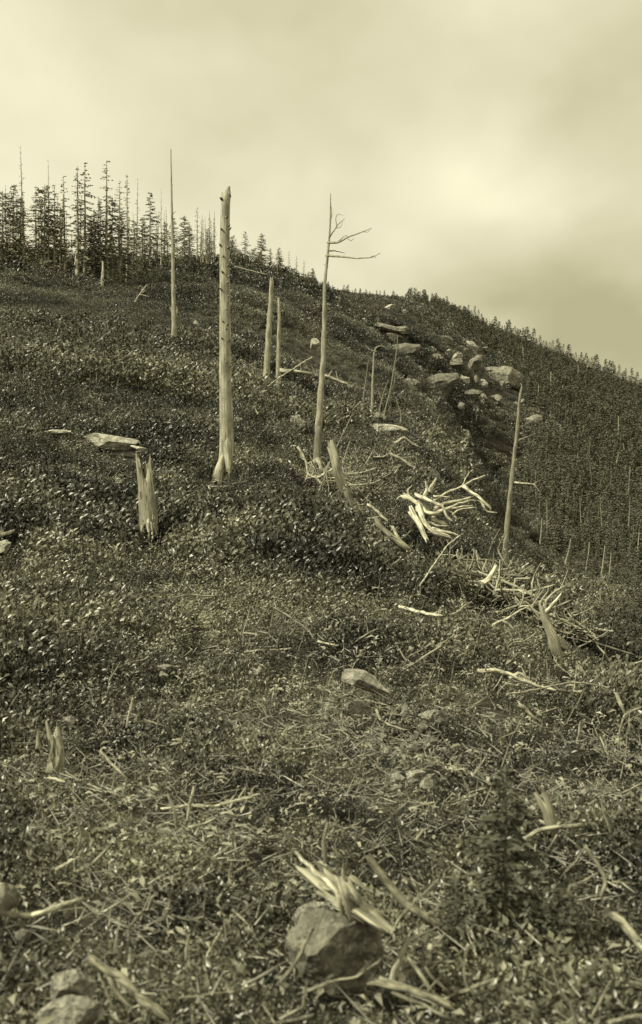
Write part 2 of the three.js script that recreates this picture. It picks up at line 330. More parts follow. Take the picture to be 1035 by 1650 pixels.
function shrubGeo(seed, { h = 0.4, rad = 0.26, leaves = 170, L = 0.06, W = 0.028, stems = 7, tone = 0.085, paleShare = 0.06, lean = 0.35, fine = false }) {
  const r = rngOf(seed), T = new Tri(), st = []; T.fineLeaf = fine;
  for (let s = 0; s < stems; s++) {
    const a = r() * 2 * Math.PI, q = Math.sqrt(r()) * rad, tip = V(Math.cos(a) * q + lean * h * 0.3, h * (0.7 + 0.4 * r()) * (1 - 0.35 * q / rad), Math.sin(a) * q), ba = V(Math.cos(a) * q * 0.25, -0.12, Math.sin(a) * q * 0.25);
    st.push([ba, tip]); T.blade(ba, tip, h * 0.010 + 0.002, [0.11, 0.105, 0.075]);
  }
  for (let i = 0; i < leaves; i++) {
    const [a, c] = st[i % stems], t = 0.3 + 0.7 * Math.sqrt(r()), o = a.clone().lerp(c, t);
    o.add(V((r() - 0.5) * rad * 0.75, (r() - 0.5) * h * 0.12, (r() - 0.5) * rad * 0.75));
    const dir = rdir(r, 0.2 + 1.3 * r()).add(V(lean, 0.1, 0)).normalize(), side = V().crossVectors(dir, rdir(r, 0.9)).normalize();
    const k = tone * (0.65 + 0.75 * r()), l = L * (0.6 + 0.7 * r());
    const col = r() < paleShare ? [k * 2.6, k * 2.5, k * 1.8] : [k, k * 1.0, k * 0.68];
    T.leaf(o, dir, side, l, W * l / L, col);
  }
  return T.build();
}
function spruceGeos(seed, { h = 6, rad = 1.0, bare = 0.15, tiers = 22, per = 5, full = 1, top = 1, needleL = 0.5 }) {
  const r = rngOf(seed), C = new Tri(), D = new Tri();
  for (let i = 0; i < tiers; i++) {
    const f = bare + (top - bare) * Math.pow(i / tiers, 0.9), env = Math.pow(1 - f, 0.8) * (0.55 + 0.75 * noise3(i * 0.35, seed, 3));
    for (let b = 0; b < per; b++) {
      if (r() > full) continue;
      const a = r() * 2 * Math.PI, L = rad * env * (0.5 + 0.8 * r()) + rad * 0.06, y = h * (f + (r() - 0.5) / tiers), o = V(0, y, 0), dir = V(Math.cos(a), -0.28 - 0.25 * r() + 0.5 * f, Math.sin(a)).normalize();
      D.blade(o, o.clone().addScaledVector(dir, L), h * 0.0022, [1, 1, 1]);
      const n = Math.max(2, Math.round(L / (needleL * 0.42)));
      for (let k = 0; k < n; k++) { const q = o.clone().addScaledVector(dir, L * (k + 0.4 + 0.6 * r()) / n); const s = V().crossVectors(dir, V(0, 1, 0)).normalize(); for (const sg of [-1, 1]) { const d2 = dir.clone().addScaledVector(s, sg * (0.5 + 0.6 * r())).add(V(0, (r() - 0.6) * 0.7, 0)).normalize(); C.spray(q, d2, V().crossVectors(d2, rdir(r, 0.8)).normalize(), needleL * (0.5 + 0.6 * r()) * (0.55 + 0.6 * env), needleL * 0.34); } }
    }
  }
  for (let k = 0; k < 5; k++) C.spray(V(0, h * 0.96, 0), V((r() - 0.5) * 0.4, 1, (r() - 0.5) * 0.4).normalize(), V(1, 0, r()).normalize(), needleL * 0.6, needleL * 0.2);
  return { crown: C.build(false), limbs: D.build(false), trunk: tube([V(0, -0.5, 0), V(0, h * 0.5, 0), V(0, h, 0)], h * 0.014 + Math.min(0.02, h * 0.004), Math.min(0.012, h * 0.004), { seg: 6, seed, rough: 0.08, ends: [0, 0], step: h / 8 }) };
}
// ---------------------------------------------------------------- standing dead trees on the near slope
{
  // the tall thick snag: split foot, knots down its face, slanting broken top
  const d = 35, b = P(363, 748, d), k = d / PF, t = thing('standing_snag', 'thickest dead tree trunk, bare and branchless with slanting broken top', 'dead tree', b);
  const L = a => a.map(([u, v, z]) => P(u, v, d + (z ?? 0)).sub(b));
  part('trunk', tube(L([[360, 776], [364, 738], [365, 715], [363.5, 600], [362.5, 450], [363, 345], [364.5, 316]]), 11.4 * k, 7.3 * k, { seg: 22, seed: 3, rough: 0.07, wob: 0.06, tension: 0.5, flare: 0.35, ends: [0, 0.35], step: 0.11 }), M.pale, t);
  part('broken_top', tube(L([[364.5, 318], [366.5, 308], [369, 302]]), 7.2 * k, 2.0 * k, { seg: 14, seed: 4, rough: 0.16, ends: [0, 0.5], step: 0.05 }), M.grey, t);
  part('root_foot', tube(L([[360, 735, -0.1], [354, 752, -0.25], [349, 775, -0.4]]), 4 * k, 10 * k, { seg: 10, seed: 5, rough: 0.2 }), M.pale, t, 'pale flared root at the foot of the snag');
  part('root_foot', tube(L([[367, 718, -0.1], [370, 732, -0.15], [369, 752, -0.2]]), 7 * k, 6 * k, { seg: 10, seed: 6, rough: 0.2 }), M.pale, t);
  const r = rngOf(5);
  for (const [du, v] of [[3, 352], [-4, 372], [6, 365], [-5, 322], [7, 370], [5, 429], [-3, 440], [4, 457], [-2, 415], [6, 447], [-5, 468], [5, 479], [2, 532], [4, 525], [-3, 547], [6, 550], [3, 585], [7, 592], [-2, 520], [5, 400], [-6, 396], [3, 500]]) {
    const a = (du / 9), x = (363 + du - CX) / PF * d, y = EYE + (CY - v) / PF * d, zz = -d + Math.sqrt(Math.max(0.1, 1 - a * a)) * 0.16;
    const p0 = V(x, y, zz - 0.05).sub(b), p1 = p0.clone().add(V(a * 0.05, 0.012, 0.055 + 0.035 * r()));
    part('knot', tube([p0, p1], 0.032 + r() * 0.018, 0.022, { seg: 7, seed: seedNo++, rough: 0.2, ends: [0, 0.6], step: 0.04 }), r() < 0.6 ? M.grey : M.dull, t);
  }
  keepOut(P(352, 772, d - 0.5), 0.5); keepOut(P(370, 748, d - 0.5), 0.5); keepOut(P(360, 780, d - 1.4), 0.6);
}
// stump with long shredded fibres
{
  const d = rest([[238, 850]]), k = d / PF, b = P(238, 842, d), t = thing('stump', 'weathered splintered stump, waist high, alone on the left slope', 'stump', b);
  const L = a => a.map(([u, v, z]) => P(u, v, d + (z ?? 0)).sub(b));
  part('trunk', tube(L([[240, 862], [239, 835], [236, 800], [234, 775]]), 15 * k, 12 * k, { seg: 20, seed: 11, rough: 0.3, wob: 0.15, ends: [0, 1.2], step: 0.06 }), M.grey, t);
  for (const [u, v, u2, v2, w, z, m] of [[239, 790, 238, 750, 7, 0.02, 'pale'], [233, 785, 228, 760, 6, 0, 'grey'], [241, 795, 243, 775, 3.4, -0.05, 'grey'], [229, 810, 224, 770, 3, -0.06, 'pale'], [247, 840, 240, 790, 3, -0.14, 'pale'], [232, 838, 226, 795, 3, -0.14, 'pale'], [239, 845, 235, 800, 2.6, -0.17, 'grey'], [244, 850, 250, 835, 3, -0.14, 'bleached']])
    part('splinter', tube(L([[u, v, z], [u * 0.45 + u2 * 0.55 + 0.8, (v + v2) / 2, z], [u2, v2, z]]), w * k, w * 0.35 * k, { seg: 6, seed: seedNo++, rough: 0.3, ends: [0.4, 1.4] }), M[m], t);
  for (const [u, v, z] of [[252, 860, -0.2], [240, 868, -0.35], [226, 864, -0.2], [246, 866, -0.3]]) part('root', tube(L([[239, 838, z * 0.5], [u * 0.6 + 239 * 0.4, 848, z], [u, v, z * 1.6]]), 3.4 * k, 1.8 * k, { seg: 6, seed: seedNo++ }), M.pale, t);
  keepOut(P(238, 855, d - 0.3), 0.32); keepOut(P(238, 862, d - 1.2), 0.4);
}
const snag = (label, mat, px, w0, w1, limbs = [], o = {}) => {
  const d = o.d ?? depthAt(px[0][0], px[0][1]), k = d / PF, b = P(px[0][0], px[0][1], d), t = thing(o.name ?? 'standing_snag', label, 'dead tree', b, o.group), L = a => a.map(([u, v, z]) => P(u, v, d + (z ?? 0)).sub(b));
  const q = L(px); q.unshift(q[0].clone().add(V(0, -0.35, 0)));
  part('trunk', tube(q, w0 / 2 * k * 1.04, w1 / 2 * k, { seg: o.seg ?? 10, seed: seedNo++, rough: o.rough ?? 0.12, flare: 0.45, wob: 0.12, tension: 0.5, ends: [0, o.jag ?? 1.2], step: Math.max(w0 * k * 0.9, 0.06) }), mat, t);
  for (const [pp, a, c, nm, m] of limbs) part(nm ?? 'branch', tube(L(pp), a / 2 * k, c / 2 * k, { seg: 6, seed: seedNo++, rough: 0.15, ends: [0, 0.8] }), m ?? mat, t);
  keepOut(b, 0.25); return t;
};
snag('slim tall bare snag on the left, pale below a hair-thin tip', M.pale, [[281, 558], [280, 500], [279, 430], [277.5, 360], [275.5, 242]], 8.5, 1.4, [[[[281, 512], [286, 503], [284, 494]], 7, 2, 'burl'], [[[279, 505], [275, 496]], 5, 1.5, 'burl'], [[[280, 470], [285, 464]], 3, 1], [[[278, 440], [274, 436]], 2.5, 1], [[[278, 345], [283, 341]], 1.6, 0.6, 'branch', M.dull], [[[276, 300], [279, 298]], 1.4, 0.5, 'branch', M.dull]], { d: 72 });
snag('left trunk of the pair of short pale snags, leaning', M.pale, [[429, 616], [432, 560], [436, 490], [438, 456]], 11, 6.5, [[[[434, 530], [428, 524]], 2.5, 1], [[[437, 480], [444, 484]], 2.5, 1], [[[431, 575], [424, 572]], 2, 0.8]], { d: 62 });
snag('right thinner trunk of the pair of short pale snags', M.pale, [[448, 626], [449, 560], [450, 520], [449.5, 486]], 8, 4.5, [[[[449, 545], [442, 540]], 2, 0.8], [[[449, 520], [455, 514]], 2, 0.8]], { d: 60 });
// the branched dead tree with charred foot
{
  const d = 40, k = d / PF, b = P(511, 748, d), t = thing('dead_tree', 'slender dead tree with forked upper branches and charred foot', 'dead tree', b), L = a => a.map(([u, v, z]) => P(u, v, d + (z ?? 0)).sub(b));
  part('trunk', tube(L([[513, 696], [516, 650], [519, 600], [522, 560], [523, 500], [524, 455], [528, 415], [531, 380], [532.5, 350], [533, 312]]), 5.8 * k, 0.7 * k, { seg: 12, seed: 21, rough: 0.11, wob: 0.16, tension: 0.5, ends: [0.6, 0.2], step: 0.14 }), M.pale, t);
  part('charred_foot', tube(L([[510, 768], [511.5, 735], [512.5, 712], [513.2, 692]]), 7.2 * k, 5.3 * k, { seg: 12, seed: 22, rough: 0.14, wob: 0.1, flare: 0.5, ends: [0, 0.4], step: 0.12 }), M.dull, t, 'blackened foot of the trunk');
  const limbs = [
    [[[528, 412], [545, 413, -0.3], [575, 416, -0.8], [598, 415, -1], [612, 408, -1.1]], 4.2, 1.0], [[[530, 404], [540, 404, 0.2], [556, 408, 0.5]], 2.5, 0.8],
    [[[530, 391], [545, 390, -0.2], [558, 383, -0.4], [575, 377, -0.5], [598, 368, -0.6]], 4.2, 0.9], [[[558, 383, -0.4], [566, 388, -0.5], [570, 384, -0.5]], 1.6, 0.7], [[[545, 389, -0.2], [556, 380], [562, 381]], 1.8, 0.7],
    [[[531, 382], [538, 372, 0.3], [545, 362, 0.4], [555, 353, 0.5]], 3, 0.9], [[[543, 364, 0.4], [541, 352, 0.5], [545, 345, 0.5], [553, 347, 0.4]], 1.7, 0.6], [[[541, 368], [549, 366], [552, 358]], 1.3, 0.6],
    [[[532, 360], [535, 345], [534, 333]], 1.8, 0.6], [[[596, 415, -1], [603, 412, -1], [606, 416, -1]], 1.3, 0.6], [[[585, 373], [592, 374], [597, 370]], 1.1, 0.5], [[[525, 460], [530, 455]], 2, 0.8], [[[523, 520], [528, 514]], 2, 0.8], [[[520, 590], [514, 584]], 2.2, 0.8], [[[528, 430], [522, 426]], 1.6, 0.7]];
  for (const [pp, a, c] of limbs) part('branch', tube(L(pp), a / 2 * k, c / 2 * k, { seg: 6, seed: seedNo++, rough: 0.14 }), M.grey, t);
  for (const [u, v, z, w] of [[498, 762, -0.5, 5], [520, 768, -0.7, 5], [493, 748, -0.2, 4], [526, 756, -0.3, 4]]) part('root', tube(L([[511, 742], [(u + 511) / 2, 746, z], [u, v, z * 1.5]]), w * k, w * 0.4 * k, { seg: 6, seed: seedNo++ }), M.pale, t);
  keepOut(P(505, 770, d - 0.6), 0.7); keepOut(P(508, 760, d), 0.4);
}
snag('leaning bare snag on the right with one hooked side branch', M.grey, [[814, 886], [818, 840], [823, 790], [829, 735], [834, 690], [838, 640], [841, 626]], 9.5, 4, [
  [[[827, 778], [845, 779, -0.2], [860, 781, -0.3], [869, 791, -0.3]], 4, 1.4, 'branch', M.pale], [[[860, 781, -0.3], [867, 775, -0.3]], 1.8, 0.8, 'branch', M.pale], [[[832, 712], [845, 706], [862, 699, 0.3], [856, 696, 0.3]], 3, 0.8], [[[830, 735], [822, 728]], 2.2, 0.8], [[[837, 655], [845, 652]], 2, 0.8], [[[836, 668], [829, 664]], 2, 0.8], [[[833, 692], [843, 686]], 2.2, 0.8], [[[826, 765], [820, 760]], 2, 0.8], [[[831, 720], [839, 722]], 2, 0.8]], { d: 30, rough: 0.16 });
snag('small pale sapling trunk on the ledge, tip hooked over to the right', M.pale, [[600, 652], [600.5, 620], [602, 590], [602.6, 573], [604.5, 563, 0.05], [609, 558.5, 0.1], [617, 558, 0.15], [626, 563, 0.2]], 4.4, 1.6, [[[[603, 566], [594, 562], [590, 556]], 2, 0.8], [[[601, 610], [595, 600]], 1.4, 0.6]], { d: 56, seg: 6 });
snag('thin forked sapling leaning in front of the far rocks', M.grey, [[620, 664], [629, 630], [634, 600], [640, 560], [641, 540]], 2.6, 1.1, [[[[627, 638], [636, 615], [637, 590]], 1.5, 0.7], [[[633, 600], [640, 592]], 1.2, 0.5], [[[636, 585], [645, 575]], 1, 0.5], [[[622, 655], [630, 640]], 1.3, 0.6]], { d: 56, seg: 6 });
snag('thin leaning sapling stem left of the forked one', M.grey, [[612, 660], [618, 635], [626, 612]], 2.4, 1, [[[[616, 645], [610, 630]], 1.2, 0.6]], { d: 56.5, seg: 6 });
snag('faint grey sapling stem left of the hooked sapling', M.grey, [[586, 640], [590, 610], [594, 580]], 2.2, 1, [], { d: 57, seg: 6 });
snag('short leaning stick rooted right of the forked sapling', M.grey, [[646, 668], [641, 650], [638, 640]], 2.2, 1, [], { d: 55, seg: 6 });

// ---------------------------------------------------------------- fallen logs, ledge, root piles
woodThing('fallen_log', 'pale log along the ledge between the pair of snags and the slender tree', 'log', M.pale, [[455, 597], [470, 599], [494, 602]], 8, 6, { depth: 58, rough: 0.32 });
woodThing('fallen_log', 'pale log along the ledge just right of the slender dead tree', 'log', M.pale, [[524, 606], [540, 610], [556, 617]], 6, 4.5, { depth: 56, rough: 0.32, limbs: [[[[530, 606], [535, 598]], 3, 1.2]] });
rock('pale ledge stone between the two ledge logs', M.rock, 505, 604, 24, 11, { seed: 131, deep: 0.5 });
rock('pale ledge stone left of the hooked sapling', M.rock, 574, 627, 34, 12, { seed: 132, deep: 0.5, roll: -0.5 });
rock('steep pale stone at the foot of the hooked sapling', M.paleRock, 596, 650, 15, 26, { seed: 133, deep: 0.6, roll: 0.3 });
rock('flat pale rock slab at the brink below the saplings', M.paleRock, 622, 690, 74, 15, { seed: 31, deep: 0.5, cuts: 12, roll: -0.12 });
rock('small rock perched on the pale slab at the brink', M.rock, 612, 671, 30, 16, { seed: 32 });
rock('low dim rock left of the pale slab', M.mossRock, 570, 672, 36, 13, { seed: 33, deep: 0.5 });
rock('square pale stone on the slope right of the tall snag', M.rock, 453, 657, 22, 17, { seed: 34, roll: -0.5 });
rock('long mossy stone left of the slender dead tree', M.rock, 487, 683, 38, 22, { seed: 35, roll: -0.4 });
rock('two-lobed bright stone beside the foot of the tall snag', M.paleRock, 381, 675, 19, 8, { seed: 36 });
rock('low domed pale rock among the upper left bushes', M.paleRock, 99, 569, 72, 13, { seed: 37, deep: 0.6 });
rock('long stone ledge edge on the left slope', M.paleRock, 185, 706, 108, 24, { seed: 38, deep: 0.3, roll: -0.1, up: -0.1 });
rock('left end stone of the ledge on the left slope', M.paleRock, 92, 696, 54, 9, { seed: 39, deep: 0.3 });
rock('right end stone of the ledge above the splintered stump', M.paleRock, 228, 724, 30, 10, { seed: 40, deep: 0.4, roll: -0.3 });
rock('small bright stone at the left end of the ledge', M.paleRock, 59, 690, 13, 9, { seed: 41 });
rock('bright rock peeking up behind the white root pile', M.paleRock, 701, 767, 26, 20, { seed: 42 });
rock('bright stones showing at the left edge level with the stump', M.paleRock, 4, 880, 26, 20, { seed: 43 });
woodThing('fallen_log', 'short pale log end at the left edge above the bright stones', 'log', M.pale, [[-6, 866], [12, 862], [24, 857]], 7, 5, {});
woodThing('branch', 'thin pale pole leaning across the pair of snags', 'branch', M.pale, [[432, 622], [452, 607], [475, 593], [502, 576]], 2, 2.6, { depth: 50, seg: 6, nokeep: true });
woodThing('branch', 'forked grey stick on the slope right of the tall snag', 'branch', M.grey, [[416, 668], [408, 652], [399, 633]], 3, 2, { limbs: [[[[416, 668], [417, 690], [416, 705]], 2, 1]] });
woodThing('fallen_log', 'thick dark log pitched downhill through the scattered branches', 'log', M.grey, [[536, 724], [545, 755], [552, 778]], 16, 15, { depth: 36.5, rough: 0.34, clear: 0.1, seg: 12 });
woodThing('fallen_log', 'lower broken length of the pitched log, ending in a hollow', 'log', M.dull, [[559, 792], [566, 812], [569, 830]], 12, 11, { depth: 33, rough: 0.34, clear: 0.1, seg: 12 });
const stk = (label, mat, px, w0, w1, depth, limbs = [], o = {}) => woodThing(o.name ?? 'branch', label, o.cat ?? 'branch', mat, px, w0, w1, { depth, limbs, seg: 6, ...o });
stk('long straight stick rising from the pitched log', M.pale, [[538, 730], [552, 700], [566, 671]], 2, 1.4, 36.5);
stk('slanting stick in the branches above the pitched log', M.pale, [[554, 745], [558, 730], [564, 712]], 2.4, 1.6, 36.5);
stk('zigzag root branch left of the pitched log', M.bleached, [[481, 722], [492, 742], [496, 765], [509, 769], [523, 763], [538, 754]], 4, 3, 36, [[[[509, 769], [520, 785], [525, 808]], 5, 2.5], [[[492, 742], [486, 738], [484, 730]], 2.5, 1.2], [[[523, 763], [530, 745]], 2.6, 1.4], [[[496, 765], [490, 778]], 2.4, 1.2]], { clear: 0.3 });
stk('crossed forked twig below the zigzag root branch', M.pale, [[514, 790], [524, 768], [533, 742]], 2.6, 1.8, 35.5, [[[[526, 765], [530, 785], [530, 800]], 2.4, 1.2], [[[522, 775], [540, 775]], 1.8, 1]], { clear: 0.25 });
stk('bent bleached branch lying right of the pitched log', M.pale, [[560, 764], [580, 762], [604, 755]], 5, 3, 36, [[[[575, 763], [570, 752]], 2, 1]], { clear: 0.25 });
stk('long low branch below the bent one, right of the pitched log', M.pale, [[560, 782], [580, 782], [600, 778], [612, 774]], 4, 2, 35, [[[[580, 782], [574, 775]], 2, 1]]);
stk('short steep stick between the scattered branches', M.pale, [[588, 750], [595, 738], [600, 728]], 2.4, 1.6, 37);
stk('forked twig tipped up among the scattered branches', M.pale, [[604, 736], [618, 736], [628, 730], [632, 722]], 3, 1.4, 37.5, [[[[610, 735], [602, 725]], 2.4, 1.2]]);
stk('curved pale log piece at the upper right of the scattered branches', M.pale, [[631, 732], [645, 738], [661, 750]], 5.5, 5, 38, [], { name: 'fallen_log', cat: 'log' });
stk('short twisted stick under the curved log piece', M.pale, [[637, 762], [643, 752], [634, 755]], 3, 1.5, 36.5);
stk('arched log piece on the brink below the pale slab', M.pale, [[640, 712], [650, 706], [668, 717]], 6, 5, 46, [[[[646, 708], [636, 716]], 2.4, 1.4]], { name: 'fallen_log', cat: 'log' });
stk('lone leaning stick on the slope beyond the brink', M.grey, [[695, 700], [706, 675], [710, 668]], 2, 1, 45);
stk('bright bent branch left of the white root pile', M.bleached, [[595, 815], [612, 828], [626, 842]], 5.5, 5, 33, [], { clear: 0.2 });
stk('short bleached pole below the bright bent branch', M.bleached, [[633, 850], [640, 865], [650, 878]], 5, 6, 31, [], { clear: 0.2 });
stk('dull log length under the short bleached pole', M.grey, [[608, 842], [630, 860], [655, 884]], 10, 11, 31.5, [], { name: 'fallen_log', cat: 'log', rough: 0.22 });
stk('stub of pale wood below the lower broken log', M.pale, [[578, 818], [583, 828], [584, 838]], 4, 3.4, 32.5);
stk('flat splinter of pale wood right of the lower broken log', M.pale, [[596, 836], [606, 834]], 4.6, 4, 32.5);
// the bleached root mass: an upturned root plate with its arms
{
  const d = rest([[690, 868]], 30), k = d / PF, b = P(690, 830, d), t = thing('root_mass', 'sprawling white upturned root mass with long arms on the brink', 'upturned roots', b), L = a => a.map(([u, v, z]) => P(u, v, d + (z ?? 0)).sub(b));
  const arms = [[[[653, 801], [672, 812, -0.1], [688, 826, -0.2], [706, 826, -0.2]], 9, 7], [[[672, 798], [690, 805, -0.2], [712, 815, -0.3], [720, 832, -0.3], [726, 838, -0.3]], 7, 4], [[[664, 826, -0.3], [674, 845, -0.45], [687, 868, -0.6]], 11, 6], [[[676, 820, -0.2], [683, 838, -0.4], [697, 857, -0.5], [720, 864, -0.5]], 10, 6], [[[697, 852, -0.4], [712, 855, -0.4], [735, 862, -0.4]], 6, 4], [[[690, 842, -0.2], [705, 846, -0.2], [722, 847, -0.1]], 5, 3],
    [[[692, 828], [700, 836, -0.1], [711, 842, -0.1]], 8, 7], [[[700, 820], [718, 812, 0.1], [740, 806, 0.2], [762, 800, 0.3]], 6, 3], [[[705, 824], [730, 815], [752, 808, 0.2], [770, 806, 0.3], [778, 812, 0.3]], 5, 2.4], [[[715, 822], [735, 818], [760, 815, 0.2]], 4, 2.2], [[[700, 806], [722, 793, 0.2], [745, 784, 0.2], [762, 773, 0.2], [780, 767, 0.2]], 3.8, 2.6], [[[745, 783, 0.2], [751, 771, 0.2], [756, 762, 0.2]], 2.4, 1.4], [[[748, 784, 0.2], [764, 796, 0.1], [776, 806, 0], [788, 816, 0]], 6, 4], [[[776, 808], [785, 824, 0], [800, 826]], 4, 2], [[[700, 800], [708, 799], [722, 801]], 3.5, 2],
    [[[660, 800], [658, 790], [664, 783]], 4, 1.8], [[[684, 800], [688, 788, 0.1], [686, 776, 0.1]], 7, 2.4], [[[694, 790, 0.2], [698, 780, 0.2], [703, 772, 0.2]], 8, 3], [[[730, 828], [744, 820], [764, 818]], 3, 1.6], [[[736, 836], [728, 826], [720, 822]], 3, 2], [[[652, 802], [644, 800], [640, 804]], 4, 1.6]];
  for (const [pp, a, c] of arms) part('root', tube(L(pp), a / 2 * k, c / 2 * k, { seg: 8, seed: seedNo++, rough: 0.36, wob: 0.6, ends: [0.8, 1] }), M.bleached, t);
  part('root_crown', rockGeo(77, 16 * k, 17 * k, 0.22, 3, 8).translate(L([[682, 822, 0.15]])[0].x, L([[682, 822, 0.15]])[0].y, L([[682, 822, 0.15]])[0].z), M.dull, t);
  for (const [u, v, z, r] of [[675, 850, -0.6, 0.6], [700, 855, -0.8, 0.6], [720, 850, -0.6, 0.6], [690, 870, -1.3, 0.5], [745, 815, 0, 0.6], [770, 815, 0, 0.5], [660, 830, -0.3, 0.5], [715, 865, -1.3, 0.5], [720, 830, -0.3, 0.6]]) keepOut(P(u, v, d + z), r);
}
stk('long thin straight stick slanting down from the white root mass', M.bleached, [[677, 943], [700, 910], [722, 880], [741, 863]], 3, 2.2, 26, [[[[724, 878], [720, 870]], 2, 1], [[[690, 925], [684, 926]], 1.8, 0.9]], { clear: 0.15 });
stk('bright torn slab of wood standing tilted below the root mass', M.bleached, [[773, 940], [786, 932], [795, 922], [799, 914]], 10, 6, 26, [], { name: 'wood_slab', cat: 'wood slab', rough: 0.5, clear: 0.1, seg: 10 });
stk('low pale stick left of the bright torn slab', M.pale, [[711, 928], [728, 929], [745, 931]], 4.4, 4, 26, [], { clear: 0.18 });
stk('small pale stub right of the bright torn slab', M.pale, [[806, 931], [814, 936], [822, 944]], 6, 4, 26);
stk('thin twig leaning right of the torn slab', M.pale, [[800, 950], [812, 930], [828, 897]], 1.8, 1.2, 26.5, [[[[815, 920], [830, 896]], 1.2, 0.8]]);
stk('slim curved twig left of the leaning snag foot', M.pale, [[788, 890], [794, 873], [806, 852]], 2.2, 1.1, 28.5);
stk('mid-slope stick, white and straight, lying level', M.bleached, [[646, 980], [668, 986], [690, 991], [709, 994]], 6, 5, null, [], { clear: 0.16 });
// white forked stub with pale body
{
  const d = rest([[890, 1046]], 20.5), k = d / PF, b = P(884, 1010, d), t = thing('root_stub', 'white forked root stub standing up near the right brink', 'upturned roots', b), L = a => a.map(([u, v, z]) => P(u, v, d + (z ?? 0)).sub(b));
  part('stem', tube(L([[896, 1044], [890, 1022], [880, 1000], [876, 985]]), 9 * k, 6 * k, { seg: 12, seed: 61, rough: 0.5, wob: 0.7 }), M.pale, t);
  for (const [pp, a, c] of [[[[876, 990], [880, 968], [892, 955], [911, 944]], 7, 2], [[[878, 990], [890, 975, -0.1], [903, 960, -0.1]], 8, 4], [[[874, 990], [870, 972], [882, 955], [884, 948]], 5, 1.6], [[[872, 998], [858, 978], [876, 950]], 4, 1.4], [[[876, 992], [862, 984], [848, 970]], 4, 2], [[[880, 985], [894, 968], [903, 963]], 5, 2], [[[900, 955], [908, 938], [915, 920]], 2.4, 1.2]]) part('root', tube(L(pp), a / 2 * k, c / 2 * k, { seg: 7, seed: seedNo++, rough: 0.2 }), M.bleached, t);
  keepOut(P(890, 1040, d - 0.3), 0.35); keepOut(P(885, 1050, d - 1), 0.35); keepOut(P(900, 1030, d - 0.3), 0.3);
}
stk('bleached pole lying right of the forked root stub', M.bleached, [[888, 990], [915, 1004], [945, 1019]], 5, 4.4, 20, [], { clear: 0.15 });
stk('straight pale stick left of the forked root stub', M.bleached, [[797, 1006], [818, 996], [837, 984]], 4.4, 3, 20.5, [[[[830, 987], [850, 978], [866, 970]], 2, 1]], { clear: 0.15 });
stk('short pale scrap below the straight stick', M.pale, [[812, 1002], [820, 1006], [824, 1011]], 5, 4, 20);
rock('pale lichened stone at the foot of the forked root stub', M.paleRock, 905, 1036, 30, 26, { seed: 62 });
woodThing('fallen_log', 'low bleached log with a bark strip in the right foreground slope', 'log', M.bleached, [[776, 1082], [800, 1081], [826, 1088], [858, 1102], [892, 1112]], 8, 5, { depth: 14.6, clear: 0.2, rough: 0.24, limbs: [[[[826, 1090], [838, 1085], [850, 1094]], 8, 3], [[[812, 1084], [805, 1098], [795, 1112]], 2.2, 1.2], [[[830, 1095], [815, 1102], [802, 1116]], 2, 1], [[[862, 1102], [878, 1118]], 3, 1.4]] });
stk('long arching thin branch sweeping right above the log with bark', M.pale, [[818, 1119], [850, 1113], [885, 1106], [920, 1100], [955, 1102], [980, 1108]], 3.6, 2.6, 13.6, [[[[895, 1104], [903, 1114]], 2, 1]], { clear: 0.14 });
stk('bright stub where the arching branch ends at right', M.bleached, [[996, 1122], [1002, 1134], [1007, 1147]], 7, 5, 12.6);
stk('curved pale twig hanging at the right edge below the stub', M.pale, [[1030, 1142], [1008, 1152], [1000, 1175], [996, 1205]], 4, 2.6, 11, [[[[1000, 1175], [1014, 1160], [1034, 1150]], 2.4, 1.4]]);
stk('pale chip of wood below the log with bark', M.pale, [[838, 1138], [848, 1146], [858, 1155]], 10, 6, 12.8, [], { name: 'wood_slab', cat: 'wood slab', rough: 0.3 });
stk('small bright crooked stick below the lichened stone', M.bleached, [[934, 1076], [940, 1086], [946, 1096]], 7, 4, 15.5, [[[[935, 1078], [930, 1068]], 4, 2]]);
rock('smooth grey dome of rock, half sunk, in mid slope', M.rock, 580, 1098, 86, 30, { seed: 141, deep: 0.7, roll: -0.38, detail: 3 });
stk('bright twig lying just above the grey dome of rock', M.bleached, [[516, 1034], [528, 1038], [541, 1040]], 4.6, 3, 14, [[[[520, 1030], [513, 1024]], 3, 1.4]]);
stk('thin upright stem standing in the middle of the slope', M.grey, [[521, 1160], [520, 1130], [522, 1100]], 2.6, 1.4, 9.5);
stk('curled pale twig arch above the log with bark', M.grey, [[826, 1062], [836, 1052], [850, 1054]], 2.6, 1.2, 15.5);
stk('faint leaning stalk right of the grey dome of rock', M.grey, [[744, 1070], [752, 1050], [758, 1038]], 3, 1.4, 14.5);
stk('bent grey stick in the dark hollow above the dome of rock', M.grey, [[706, 1040], [722, 1030], [733, 1021], [720, 1033]], 4, 2, 15.5);

